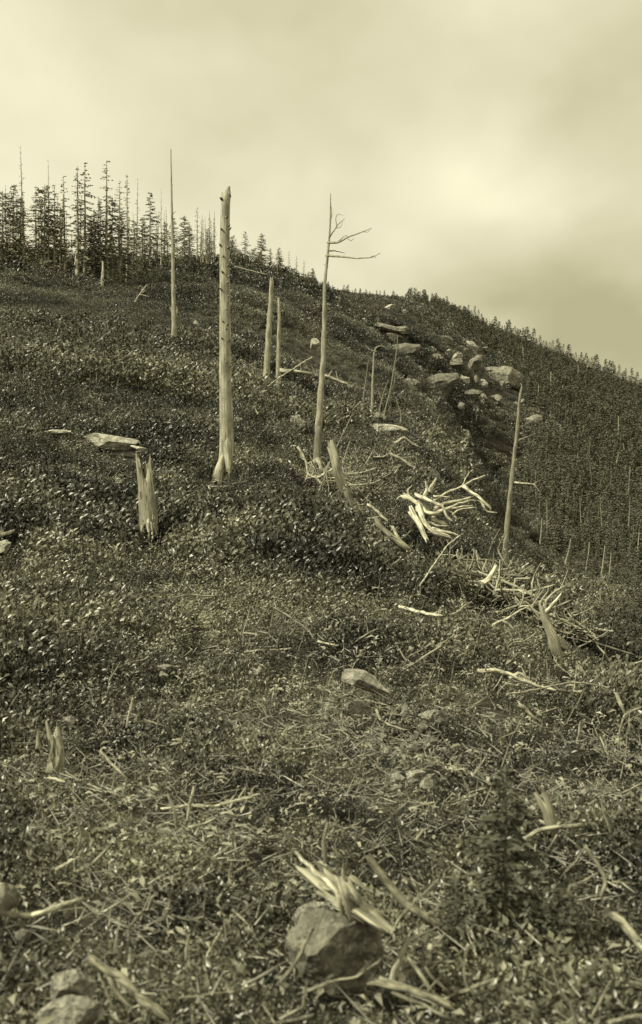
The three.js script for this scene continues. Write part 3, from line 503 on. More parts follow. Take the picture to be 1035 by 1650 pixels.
// ---------------------------------------------------------------- foreground debris
stk('white stick standing tilted on the left foreground slope', M.bleached, [[205, 1170], [208, 1150], [214, 1127]], 5, 4.4, 8.6, [], { clear: 0.1 });
stk('straight pale stick lying diagonal below the tilted white one', M.bleached, [[163, 1212], [178, 1228], [198, 1249]], 5, 5.6, 7.8, [], { clear: 0.1 });
{
  const d = rest([[86, 1240]], 8.1), k = d / PF, b = P(86, 1215, d), t = thing('stump', 'pale rotten stump remnant beside the dark hollow at left', 'stump', b), L = a => a.map(([u, v, z]) => P(u, v, d + (z ?? 0)).sub(b));
  part('trunk', tube(L([[89, 1242], [89, 1215], [86, 1186]]), 14 * k, 11 * k, { seg: 14, seed: 71, rough: 0.5, wob: 0.4, tension: 0.6, ends: [0, 0.8] }), M.pale, t);
  for (const [u, v, u2, v2, w] of [[60, 1205, 62, 1180, 4], [98, 1212, 94, 1190, 4], [82, 1225, 86, 1190, 3], [94, 1230, 98, 1204, 3]]) part('splinter', tube(L([[u, v, -0.06], [u2, v2, -0.05]]), w * k, w * 0.5 * k, { seg: 6, seed: seedNo++, rough: 0.3 }), M.pale, t);
  keepOut(P(86, 1230, d - 0.1), 0.16); keepOut(P(86, 1240, d - 0.5), 0.18);
}
rock('pale round stone behind the rotten stump remnant', M.rock, 112, 1162, 26, 18, { seed: 72 });
stk('bright chip lying below the rotten stump remnant', M.bleached, [[84, 1255], [98, 1259]], 7, 6, 7.2);
stk('antler-shaped branch with upright prongs, left foreground', M.bleached, [[264, 1303], [300, 1299], [345, 1300], [385, 1288], [416, 1281]], 4.6, 5, 6.2, [[[[385, 1288], [396, 1268]], 3.6, 2], [[[402, 1284], [408, 1270], [415, 1267]], 3.8, 2.4], [[[368, 1298], [376, 1284]], 4.6, 3], [[[352, 1300], [342, 1310]], 3, 1.8]], { clear: 0.1, name: 'branch' });
stk('upright stake piercing the antler-shaped branch', M.bleached, [[303, 1318], [307, 1300], [312, 1271]], 5.4, 5, 6.15);
stk('second thicker stake left of the first one by the antler branch', M.pale, [[284, 1326], [281, 1305], [271, 1282]], 8, 5, 6.2);
stk('pale stick lying low under the antler-shaped branch', M.pale, [[308, 1332], [328, 1328], [345, 1320]], 6, 4, 5.9);
stk('slim split twig standing like a wishbone at far left', M.pale, [[126, 1368], [131, 1342], [124, 1318], [120, 1290]], 4.6, 2, 5.6, [[[[131, 1342], [129, 1325], [137, 1288]], 3.4, 1.6], [[[122, 1308], [108, 1322], [95, 1330]], 3, 2]]);
stk('pale stick lying flat below the wishbone twig', M.bleached, [[92, 1400], [110, 1392], [124, 1383]], 5.6, 4, 5.4);
stk('short stub left of the flat stick under the wishbone twig', M.pale, [[52, 1385], [48, 1378], [44, 1370]], 6, 4, 5.5);
stk('splayed pair of pale sticks right of the wishbone twig', M.pale, [[150, 1390], [163, 1378], [178, 1362]], 4.4, 3, 5.4, [[[[163, 1378], [172, 1388], [176, 1386]], 4, 2.4]]);
{
  const d = rest([[30, 1485]], 4.9), k = d / PF, b = P(-10, 1478, d), t = thing('fallen_log', 'bright round log butt cut by the left edge with snaking branch', 'log', b), L = a => a.map(([u, v, z]) => P(u, v, d + (z ?? 0)).sub(b));
  part('trunk', tube(L([[-60, 1452, 0.1], [-16, 1446], [8, 1445, -0.08]]), 24 * k, 21 * k, { seg: 16, seed: 81, rough: 0.1, ends: [0, 0.2], step: 0.03 }), M.bleached, t);
  part('branch', tube(L([[-30, 1470], [10, 1472], [45, 1475, -0.05], [75, 1468, -0.05], [100, 1458], [128, 1450, 0.05]]), 6.5 * k, 3.4 * k, { seg: 9, seed: 82, rough: 0.12 }), M.bleached, t);
  part('branch', tube(L([[96, 1459], [120, 1455, 0.03], [148, 1446, 0.08]]), 4 * k, 1.8 * k, { seg: 8, seed: 83 }), M.dull, t);
  keepOut(P(30, 1480, d - 0.05), 0.12); keepOut(P(80, 1480, d - 0.05), 0.12); keepOut(P(60, 1500, d - 0.35), 0.14);
}
rock('pale pitted stone below the snaking branch at left', M.rock, 34, 1506, 30, 22, { seed: 84 });
rock('jagged pale rock in the bottom left corner area', M.rock, 112, 1592, 74, 54, { seed: 85, detail: 3 });
rock('broad low pale rock on the bottom edge at left', M.rock, 122, 1640, 116, 40, { seed: 86 });
stk('crumbling pale log pitched down in the bottom left foreground', M.pale, [[148, 1545], [172, 1566], [196, 1578], [222, 1606], [258, 1632]], 11, 14, 4.0, [[[[180, 1578], [190, 1600], [205, 1618]], 12, 7], [[[190, 1575], [206, 1590], [216, 1604]], 13, 10], [[[226, 1606], [240, 1614], [250, 1628]], 12, 10], [[[160, 1572], [172, 1600], [184, 1626]], 5, 4]], { name: 'fallen_log', cat: 'log', rough: 0.45, clear: 0.08, seg: 12 });
stk('tuft of upright pale splinters left of the boulder, bottom', M.bleached, [[300, 1546], [302, 1528], [304, 1510]], 5, 3, 4.5, [[[[306, 1555], [304, 1540], [302, 1530]], 6, 3], [[[290, 1582], [284, 1564], [276, 1550]], 5, 4]]);
stk('thin curved twig loop in the bottom left', M.grey, [[240, 1572], [241, 1556], [256, 1546]], 2.6, 1.8, 4.4);
stk('pale standing chip with level twig, lower left of centre', M.pale, [[264, 1480], [268, 1466], [274, 1452]], 7, 4, 4.9, [[[[262, 1482], [240, 1490], [214, 1496]], 3, 1.6]]);
stk('small crooked pale stick left of the boulder', M.pale, [[350, 1458], [356, 1466], [355, 1474]], 5, 3.6, 4.9, [[[[352, 1450], [358, 1440]], 8, 4]]);
stk('thin straight twig leaning above the boulder at left', M.pale, [[378, 1478], [395, 1466], [412, 1450]], 3, 2.2, 4.8);
rock('pale knob of stone above the twig tuft, bottom left', M.rock, 232, 1540, 24, 14, { seed: 87 });
// the split boulder with shattered wood on it
rock('big dark-faced boulder with pale broken top in the bottom centre', M.boulder, 548, 1530, 148, 130, { seed: 92, detail: 4, deep: 0.7, nokeep: true, planes: [[0.42, -0.12, 0.9, 0.36], [-0.6, 0.62, 0.42, 0.5], [-0.1, 0.93, 0.36, 0.6], [0.85, 0.3, 0.3, 0.62], [-0.9, -0.1, 0.45, 0.72], [0.3, 0.8, -0.4, 0.6], [-0.3, -0.5, 0.8, 0.6], [0.9, -0.3, -0.1, 0.8]] });
rock('pale stone wedged on the left shoulder of the boulder', M.rock, 500, 1490, 56, 40, { seed: 93, detail: 3, deep: 0.5, roll: 0.5, up: 0.03 });
{
  const d = rest([[548, 1560]], 4.5) * 0.985, k = d / PF, b = P(552, 1442, d), t = thing('wood_slab', 'shattered bleached slab of wood lying on the boulder', 'wood slab', b), L = a => a.map(([u, v, z]) => P(u, v, d + (z ?? 0)).sub(b));
  part('slab', tube(L([[524, 1418, 0.05], [552, 1442, 0], [580, 1464, -0.03]]), 14 * k, 17 * k, { seg: 16, seed: 95, rough: 0.4, flat: 1.7, ends: [1.4, 1.2], step: 0.02 }), M.pale, t);
  for (const [pp, a, c, fl] of [[[[478, 1374, 0.12], [505, 1402, 0.03], [530, 1424, -0.03], [550, 1444, -0.05]], 5, 9, 1], [[[548, 1418, -0.03], [556, 1440, -0.06], [562, 1464, -0.06]], 9, 11, 1.5], [[[562, 1424, -0.04], [574, 1442, -0.06], [588, 1466, -0.05]], 8, 9, 1.5], [[[520, 1440, 0], [534, 1448, -0.02], [546, 1455, -0.03]], 9, 8, 1.5], [[[553, 1424, -0.02], [553, 1406, -0.02]], 8, 5, 1.2], [[[572, 1418, -0.02], [590, 1432, -0.03], [598, 1446, -0.02]], 10, 7, 1.6], [[[536, 1425, -0.03], [548, 1450, -0.06], [552, 1466, -0.05]], 6, 7, 1.4], [[[515, 1424, 0.02], [530, 1432, -0.02], [545, 1436, -0.04]], 7, 8, 1.5]]) part('splinter', tube(L(pp), a / 2 * k, c / 2 * k, { seg: 9, seed: seedNo++, rough: 0.35, flat: fl, ends: [1, 1.3] }), fl > 1.45 ? M.pale : M.bleached, t);
}
stk('T-shaped twig left above the boulder', M.pale, [[462, 1410], [482, 1409], [496, 1408]], 4, 3, 4.9, [[[[483, 1408], [479, 1396], [475, 1384]], 4.6, 3.4]]);
stk('dead branch fallen across the front of the boulder', M.pale, [[490, 1600], [530, 1582], [575, 1572], [612, 1548]], 6, 4, 4.0, [[[[575, 1572], [590, 1556]], 3, 2]], { nokeep: true });
stk('grey splintered pole leaning on the left side of the boulder', M.grey, [[455, 1580], [478, 1545], [503, 1500]], 7, 4, 4.1, [], { nokeep: true });
stk('upright pale stake behind the boulder', M.pale, [[524, 1382], [524, 1356], [527, 1330]], 8, 5, 5.3, [[[[536, 1365], [545, 1378]], 4, 3]]);
stk('grey log slanting down to the right of the boulder', M.grey, [[598, 1383], [622, 1420], [652, 1450], [694, 1482]], 13, 15, 4.9, [], { name: 'fallen_log', cat: 'log', rough: 0.2, clear: 0.08 });
stk('crooked bright twig at the lower end of the grey log', M.bleached, [[694, 1482], [697, 1470], [709, 1458]], 5, 3.4, 4.6);
stk('long thin stick crossing over the grey log', M.pale, [[622, 1520], [645, 1480], [672, 1450], [706, 1418]], 5, 3.4, 4.7, [[[[668, 1452], [676, 1440]], 4, 2]]);
stk('thick pale stake at the left of the stick heap, bottom right of the boulder', M.bleached, [[634, 1572], [646, 1540], [660, 1512]], 13, 9, 4.2, [], { clear: 0.06 });
stk('upright thin stick in the middle of the heap beside the boulder', M.pale, [[680, 1550], [684, 1525], [690, 1500]], 5, 4, 4.3);
stk('bent stick right in the heap beside the boulder', M.pale, [[692, 1552], [694, 1534], [702, 1520], [714, 1508]], 6, 4, 4.3);
stk('straight level pole through the heap beside the boulder', M.grey, [[650, 1553], [690, 1552], [726, 1550]], 5, 5, 4.25);
stk('bleached stick slanting down through the heap beside the boulder', M.bleached, [[657, 1544], [672, 1562], [690, 1590]], 7, 7, 4.15);
stk('dark thin stick slanting behind the bleached one in the heap', M.grey, [[686, 1560], [700, 1578], [718, 1594]], 5, 4, 4.15);
stk('lowest bundle of pale poles along the bottom of the heap', M.pale, [[606, 1582], [650, 1590], [690, 1605], [726, 1622]], 12, 14, 4.0, [[[[618, 1578], [660, 1592], [715, 1620]], 8, 6], [[[640, 1600], [680, 1618], [720, 1640]], 9, 6], [[[612, 1584], [602, 1584]], 9, 7]], { name: 'fallen_log', cat: 'log', clear: 0.08 });
woodThing('fallen_log', 'stump-like log with splayed legs at lower right', 'log', M.grey, [[876, 1292], [886, 1315], [890, 1338]], 22, 18, { depth: 5.9, rough: 0.22, seg: 12, clear: 0.1, limbs: [[[[850, 1350], [870, 1338, -0.04], [898, 1332, -0.05], [934, 1330]], 8, 7, 'root', M.pale], [[[868, 1345], [864, 1362, -0.05], [863, 1382, -0.06]], 5, 3, 'root', M.pale], [[[905, 1336], [896, 1350, -0.06], [886, 1364, -0.08]], 4.6, 3, 'root', M.pale]] });
stk('twisted grey root hanging at the right, lower slope', M.pale, [[944, 1364], [956, 1385], [970, 1402], [976, 1422], [970, 1440]], 6, 7, 5.0, [[[[944, 1364], [930, 1385], [914, 1404]], 3.6, 2]]);
stk('sinuous pale twig left of the twisted grey root', M.pale, [[960, 1410], [940, 1420], [920, 1428], [916, 1440], [930, 1446], [942, 1444]], 4, 2.4, 4.9);
stk('thin hanging twig with white tip above the twisted root', M.pale, [[975, 1270], [970, 1300], [980, 1330], [984, 1340]], 3, 3, 6);
stk('thick pale branch end entering from the right edge', M.bleached, [[991, 1477], [1012, 1500], [1045, 1536]], 13, 15, 4.5, [], { clear: 0.08 });
stk('forked pale twig standing at the bottom right', M.pale, [[930, 1655], [918, 1620], [900, 1590], [891, 1558]], 6, 4, 3.85, [[[[924, 1640], [912, 1650], [896, 1640]], 5, 3], [[[918, 1620], [908, 1606], [898, 1600]], 3.4, 2]]);
stk('leaning pale twig right of the forked twig, bottom right', M.pale, [[958, 1630], [972, 1604], [984, 1582]], 6, 3.6, 3.9);
stk('level pale branch at the bottom right corner', M.pale, [[1000, 1577], [1020, 1584], [1045, 1592]], 8, 7, 4.0);
stk('pale stick lying along the bottom right edge', M.pale, [[985, 1648], [1010, 1640], [1045, 1634]], 7, 7, 3.7);
stk('pale twig scrap in front of the boulder, bottom', M.pale, [[456, 1640], [472, 1632], [492, 1620]], 6, 3, 3.8, [[[[488, 1622], [492, 1600], [494, 1582]], 5, 3]]);
stk('thin straight stick pointing up right, middle of the foreground', M.pale, [[762, 1250], [770, 1238], [782, 1222]], 4.4, 2.4, 7);
stk('curled strip of bark in the foreground right of centre', M.grey, [[672, 1352], [680, 1340], [694, 1332]], 5, 2.4, 5.5);
// pale stones and chips
for (const [label, u, v, w, h, cat] of [
  ['bright upright pale stone above the scatter of pale stones', 652, 1148, 14, 20], ['pale blunt stone at the top right of the stone scatter', 690, 1155, 24, 17], ['bright wedge stone in the middle of the stone scatter', 668, 1253, 32, 15], ['slanting pale stone right of the wedge stone', 686, 1268, 24, 17], ['pale pointed stone left of the wedge stone', 638, 1258, 24, 12], ['round bright stone on the slope left of centre', 262, 1091, 16, 11], ['flat bright stone above the round one on the slope left of centre', 270, 1078, 30, 9], ['small white stone right of the round one, near the middle', 417, 1085, 14, 13], ['white pebble above the heap behind the boulder', 500, 1358, 13, 12], ['oval pale stone in the right foreground leaves', 940, 1272, 17, 13], ['larger oval pale stone beside the stump-like log', 943, 1281, 18, 15], ['white pebble in the leaves right of the middle', 940, 1210, 12, 11], ['grey lichened hump in the slope left of the scatter', 580, 1140, 44, 26]])
  rock(label, /lichened|flat/.test(label) ? M.rock : M.paleRock, u, v, w, h, { name: 'stone', category: 'stone', detail: 2, up: 0.015 });
{
  const r = rngOf(88);
  for (let i = 0; i < 26; i++) { const u = 610 + r() * 105, v = 1150 + r() * 125; rock('small pale stone of the loose scatter right of centre', r() < 0.4 ? M.rock : M.paleRock, u, v, 8 + r() * 12, 6 + r() * 8, { name: 'stone', category: 'stone', detail: 1, up: 0.015, group: 'loose pale stones right of centre', roll: r() - 0.5 }); }
}

// ---------------------------------------------------------------- far rocks on the hillside
for (const [label, m, u, v, w, h, dp, roll] of [
  ['long flat pale rock slab topmost on the far hillside', 1, 622, 526, 56, 11, 0.4, -0.15], ['pale round boulder just below the topmost slab', 1, 633, 541, 20, 16, 0.8, 0], ['broad flat boulder right of the round one under the topmost slab', 0, 652, 530, 22, 10, 0.5, 0], ['bright white boulder high in the boulder field', 2, 757, 557, 23, 14, 0.7, 0], ['bright white angular boulder left below the highest one', 2, 737, 576, 20, 13, 0.7, 0.3], ['wide leaning boulder in the middle of the boulder field', 1, 762, 590, 32, 14, 0.7, 0.9], ['bright boulder at the lower left of the boulder field', 2, 746, 611, 22, 12, 0.7, 0.3], ['round pale boulder at the lower right of the boulder field', 2, 778, 617, 13, 12, 0.8, 0], ['largest pale outcrop at the right of the boulder field', 1, 820, 607, 44, 22, 0.6, -0.3], ['low outcrop joining the largest one on its left', 0, 792, 596, 40, 10, 0.5, -0.1], ['grey boulder left of the boulder field', 0, 700, 577, 24, 13, 0.7, 0], ['flat boulder on the left lower flank of the boulder field', 1, 668, 603, 28, 9, 0.6, 0.3], ['pale boulder beneath the flat one on the left flank', 1, 660, 615, 19, 12, 0.7, 0], ['dim boulder under the boulder field', 0, 802, 642, 16, 13, 0.7, 0], ['dim stone below the left flank boulders', 0, 716, 650, 14, 10, 0.7, 0], ['pale rocks half hidden behind the leaning snag', 0, 862, 676, 26, 15, 0.7, 0], ['dull double rock on the slope beyond the root mass', 0, 752, 708, 26, 18, 0.7, -0.8], ['bright stone on the upper slope left of the slender dead tree', 2, 506, 552, 15, 12, 0.8, 0.6], ['white stone on the upper skyline right of the slender dead tree', 2, 630, 493, 12, 7, 0.8, 0.3], ['small pale stone below the skyline stone', 1, 652, 501, 9, 6, 0.8, 0], ['pale streak of rock low on the far slope right of the leaning snag', 0, 906, 695, 14, 30, 0.5, 0.4], ['tiny white boulder between the upper boulders', 2, 725, 565, 9, 6, 0.8, 0], ['small boulder above the largest outcrop', 1, 782, 562, 14, 8, 0.8, 0.4], ['small white stone on the upper left slope behind the tall snag', 2, 316, 520, 8, 8, 0.8, 0], ['angular stone on the upper left slope', 1, 230, 468, 9, 7, 0.8, 0.6]])
  rock(label, [M.farRock, M.farRock, M.paleRock][m], u, v, w * 1.25, h * 1.3, { deep: dp, roll, detail: 2 });

{
  const r = rngOf(97);
  for (let i = 0; i < 34; i++) { const u = 640 + r() * 225, v = 545 + r() * 120 + (u - 750) * 0.18; rock('pale rock showing among the bushes of the far boulder field', r() < 0.8 ? M.farRock : M.rock, u, v, 7 + r() * r() * 26, 5 + r() * 9, { deep: 0.7, roll: r() - 0.5, detail: 1, group: 'pale rocks of the far boulder field' }); }
}
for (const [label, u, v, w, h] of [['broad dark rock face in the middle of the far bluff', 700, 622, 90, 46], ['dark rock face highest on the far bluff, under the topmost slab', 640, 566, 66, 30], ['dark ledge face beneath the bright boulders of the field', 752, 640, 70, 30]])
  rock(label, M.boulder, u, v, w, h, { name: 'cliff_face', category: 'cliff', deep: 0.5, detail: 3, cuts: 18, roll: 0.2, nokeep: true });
// ---------------------------------------------------------------- trees of the left crest
const protos = {};
function treeProto(kind, seed, h, o) {
  const { crown, limbs, trunk } = spruceGeos(seed, { h, ...o }), t = new THREE.Group();
  part('trunk', trunk, o.trunkMat ?? M.bark, t); part('twig_frame', limbs, M.twig, t).userData.kind = 'stuff'; if (o.full !== 0) part('crown', crown, o.needle ?? M.needle, t);
  protos[kind] = { t, h };
}
treeProto('scrag', 201, 10, { needle: M.needleOld, trunkMat: M.grey, rad: 1.3, bare: 0.32, tiers: 26, per: 4, full: 0.55, needleL: 0.30 });
treeProto('scrag2', 202, 10, { needle: M.needleOld, rad: 1.7, bare: 0.28, tiers: 26, per: 5, full: 0.55, needleL: 0.32, trunkMat: M.grey });
treeProto('spruce', 203, 10, { rad: 1.7, bare: 0.08, tiers: 32, per: 6, full: 0.8, needleL: 0.34, needle: M.farNeedle });
treeProto('spruce2', 204, 10, { needle: M.needleOld, rad: 2.0, bare: 0.16, tiers: 28, per: 7, full: 0.85, needleL: 0.40, trunkMat: M.dull });
treeProto('dense', 205, 10, { needle: M.needleOld, rad: 2.9, bare: 0.1, tiers: 24, per: 8, full: 0.95, needleL: 0.46 });
treeProto('twiggy', 206, 10, { rad: 1.1, bare: 0.25, tiers: 28, per: 4, full: 0.7, needleL: 0.24, needle: M.needleGrey, trunkMat: M.pale });
treeProto('bare', 207, 10, { rad: 0.7, bare: 0.3, tiers: 22, per: 3, full: 0.7, needleL: 0.12, needle: M.needleGrey, trunkMat: M.pale });
treeProto('small', 208, 4, { rad: 0.85, bare: 0.04, tiers: 18, per: 7, full: 1, needleL: 0.34 });
treeProto('small2', 209, 4, { rad: 0.7, bare: 0.1, tiers: 18, per: 6, full: 0.9, needleL: 0.3 });
function tree(name, label, kind, u, vBase, vTop, o = {}) {
  const d = o.d ?? depthAt(u, vBase), x = (u - CX) / PF * d, y0 = soilY(x, -d) - 0.1, yTop = EYE + (CY - vTop) / PF * d, { t, h } = protos[kind], s = (yTop - y0) / h;
  const g = t.clone(); g.name = numbered(name); scene.add(g); g.position.set(x, y0, -d); g.scale.set(s * (o.w ?? 1), s, s * (o.w ?? 1)); g.rotation.set(o.rx ?? 0, h3(Math.round(u * 10), 3, 1) * 6.28, o.lean ?? 0);
  g.userData = { label, category: 'tree' }; if (o.group) g.userData.group = o.group; return g;
}
for (const [label, kind, u, b, tp, w, lean, nm] of [
  ['bushy spruce cut by the left edge on the crest', 'dense', 4, 415, 305, 1, 0], ['second bushy spruce on the crest, right of the edge one', 'spruce2', 22, 418, 296, 1, 0], ['tallest bare pole of the left crest, dark tip and pale foot', 'bare', 40, 422, 236, 0.8, -0.03, 'dead_tree'], ['ragged spruce just right of the tallest crest pole', 'scrag2', 58, 415, 300, 1, 0], ['thin dead pole topping the clump right of the tallest pole', 'bare', 78, 410, 258, 0.7, 0, 'dead_tree'], ['broad dark spruce below the thin dead pole', 'dense', 72, 412, 296, 1, 0], ['dark ragged spruce left of the flag-topped one', 'scrag2', 88, 410, 298, 1.1, 0], ['flag-topped spruce with bent tip, left crest', 'scrag', 106, 415, 280, 1.0, -0.06], ['twiggy dying spruce right of the flag-topped one', 'twiggy', 125, 420, 268, 1.2, 0], ['dense tall spruce, second right of the flag-topped one', 'scrag2', 137, 405, 262, 1.0, 0], ['low bush-like spruce under the gap in the crest', 'spruce', 152, 392, 338, 1.2, 0], ['tall ragged spruce left of the middle of the crest', 'scrag', 172, 402, 258, 1.2, 0], ['dense dark spruce beside the tall ragged one', 'dense', 181, 400, 316, 0.8, 0], ['short spruce left of the tall ragged one', 'spruce', 162, 398, 322, 1, 0], ['twiggy bare tree, third from the slim tall snag', 'twiggy', 193, 398, 290, 1.1, 0], ['tall twiggy tree with pale foot on the crest', 'twiggy', 205, 420, 280, 0.9, 0], ['thin dark pole right of the tall twiggy tree', 'bare', 219, 392, 288, 0.7, -0.02, 'dead_tree'], ['small neat spruce left of the slim tall snag', 'spruce', 242, 392, 308, 1.0, 0], ['short bush spruce beside the small neat spruce', 'spruce2', 230, 390, 350, 1.3, 0], ['lone hair-thin pole between neat spruce and slim snag', 'bare', 260, 392, 304, 0.6, 0, 'dead_tree'], ['rounded spruce right of the slim tall snag', 'dense', 297, 396, 346, 0.9, 0], ['sparse narrow spruce in the middle between slim and thick snag', 'scrag', 318, 404, 334, 1, 0], ['pale dead twig tree right of the sparse narrow spruce', 'twiggy', 326, 420, 346, 0.8, 0], ['small bare tree left of the thick snag top', 'twiggy', 338, 405, 344, 1.0, 0], ['faint bare tree touching the thick snag', 'bare', 346, 402, 340, 1.0, 0], ['bush spruce left of the thick snag', 'spruce2', 306, 402, 362, 1.3, 0], ['dark spruce right against the thick snag', 'dense', 376, 428, 378, 0.8, 0], ['dark spruce second right from the thick snag', 'spruce', 395, 430, 372, 1.2, 0], ['broadest darkest spruce on the crest right of the thick snag', 'dense', 422, 434, 375, 1.0, 0], ['small dark spruce right of the broadest one', 'spruce2', 436, 440, 400, 1.0, 0], ['ragged spruce above the pair of short snags', 'dense', 450, 445, 398, 0.8, 0], ['thin spruce right of the pair of short snags', 'scrag', 466, 446, 404, 1, 0], ['dim twiggy tree left of the slender dead tree', 'twiggy', 478, 450, 412, 1.2, 0], ['second dim twiggy tree left of the slender dead tree', 'twiggy', 490, 455, 420, 1.2, 0], ['low spruce just left of the slender dead tree', 'small', 504, 462, 432, 1, 0],
  ['bushy low spruce behind the crest pole at the left edge', 'spruce2', 33, 412, 318, 1.1, 0], ['low ragged spruce in front of the flag-topped one', 'scrag2', 97, 405, 330, 1.2, 0], ['low dark spruce between dense tall and tall ragged trees', 'spruce2', 148, 398, 345, 1.1, 0], ['low spruce under the twiggy bare tree', 'spruce', 196, 392, 342, 1.2, 0], ['stubby spruce under the thin dark pole', 'dense', 216, 394, 352, 0.7, 0], ['stubby spruce beside the hair-thin pole', 'dense', 266, 394, 356, 0.7, 0], ['low spruce left against the slim tall snag', 'spruce2', 280, 396, 350, 1, 0], ['low spruce touching the thick snag on its left', 'spruce2', 335, 404, 368, 1.1, 0]])
  tree(nm ?? 'spruce', label, kind, u, b, tp, { w, lean, d: Math.min(depthAt(u, b), lerp(128, 205, sstep(150, 480, u))) });
const thin = (label, mat, u0, v0, u1, v1, w) => snag(label, mat, [[u0, v0], [(u0 + u1) / 2 + 0.6, (v0 + v1) / 2], [u1, v1]], w, w * 0.5, [], { seg: 6 });
for (const [label, ...a] of [['pale leaning trunk at the left edge of the crest', 23, 418, 32, 374, 3], ['pale lower trunk under the tallest crest pole', 36, 425, 38, 340, 5], ['short pale trunk left of the flag-topped spruce', 62, 418, 62, 350, 3], ['pale bare trunk under the flag-topped spruce', 97, 418, 102, 326, 4], ['curved pale trunk, lowest of the left crest', 121, 445, 126, 392, 5], ['bright leaning short trunk in the middle of the crest', 173, 425, 179, 384, 4], ['bright straight trunk of the tall twiggy tree', 204, 428, 208, 364, 4], ['pale broken stub lower on the slope below the crest', 164, 472, 166, 435, 5], ['thin grey trunk near the left edge of the crest', 15, 420, 16, 360, 3], ['grey dead trunk right of the curved pale trunk', 145, 408, 146, 365, 2.5], ['small pale trunk below the rounded spruce', 219, 408, 220, 396, 3.4], ['faint trunk below the sparse narrow spruce', 322, 425, 324, 385, 3], ['short grey trunk left of the lowest curved one', 106, 440, 108, 405, 3]]  ) { const [u0, v0, u1, v1, w] = a; thin(label, M.bleached, u0, v0 - 10, u1, v1 - 10, w * 1.15); }
stk('pale branched deadfall on the upper left slope', M.pale, [[218, 486], [226, 474], [236, 460]], 3, 1.6, 92, [[[[226, 474], [240, 478]], 2, 1]]);
stk('thin log lying level below the crest spruces right of the thick snag', M.grey, [[380, 430], [405, 436], [428, 442]], 2.6, 2.2, 150, [], { nokeep: true });
{
  const r = rngOf(67), q = lerp;
  for (let i = 0; i < 60; i++) { const u = 2 + 345 * r(), b = q(418, 404, u / 345) + 8 * r(), h = (40 + 75 * r()) * q(1.1, 0.6, u / 345), d = depthAt(u, b) < 300 ? depthAt(u, b) : 160; tree('dead_tree', 'thin grey dead pole in the crowded left crest trees', r() < 0.5 ? 'bare' : 'twiggy', u, b, b - h, { w: 0.6 + 0.4 * r(), lean: (r() - 0.5) * 0.1, d: Math.min(d, q(128, 180, u / 345)), group: 'thin dead poles crowding the left crest' }); }
}
{
  const r = rngOf(68);
  for (let i = 0; i < 24; i++) { const u = 365 + 150 * r(), b = lerp(432, 468, (u - 365) / 150), h = (20 + 34 * r()) * lerp(1, 0.55, (u - 365) / 150); tree('spruce', 'bushy dark spruce in the crowded crest right of the thick snag', r() < 0.6 ? 'dense' : 'spruce2', u, b, b - h, { w: 1 + 0.7 * r(), d: Math.min(depthAt(u, b), lerp(178, 230, (u - 365) / 150)), group: 'bushy spruces on the crest right of the thick snag' }); }
}
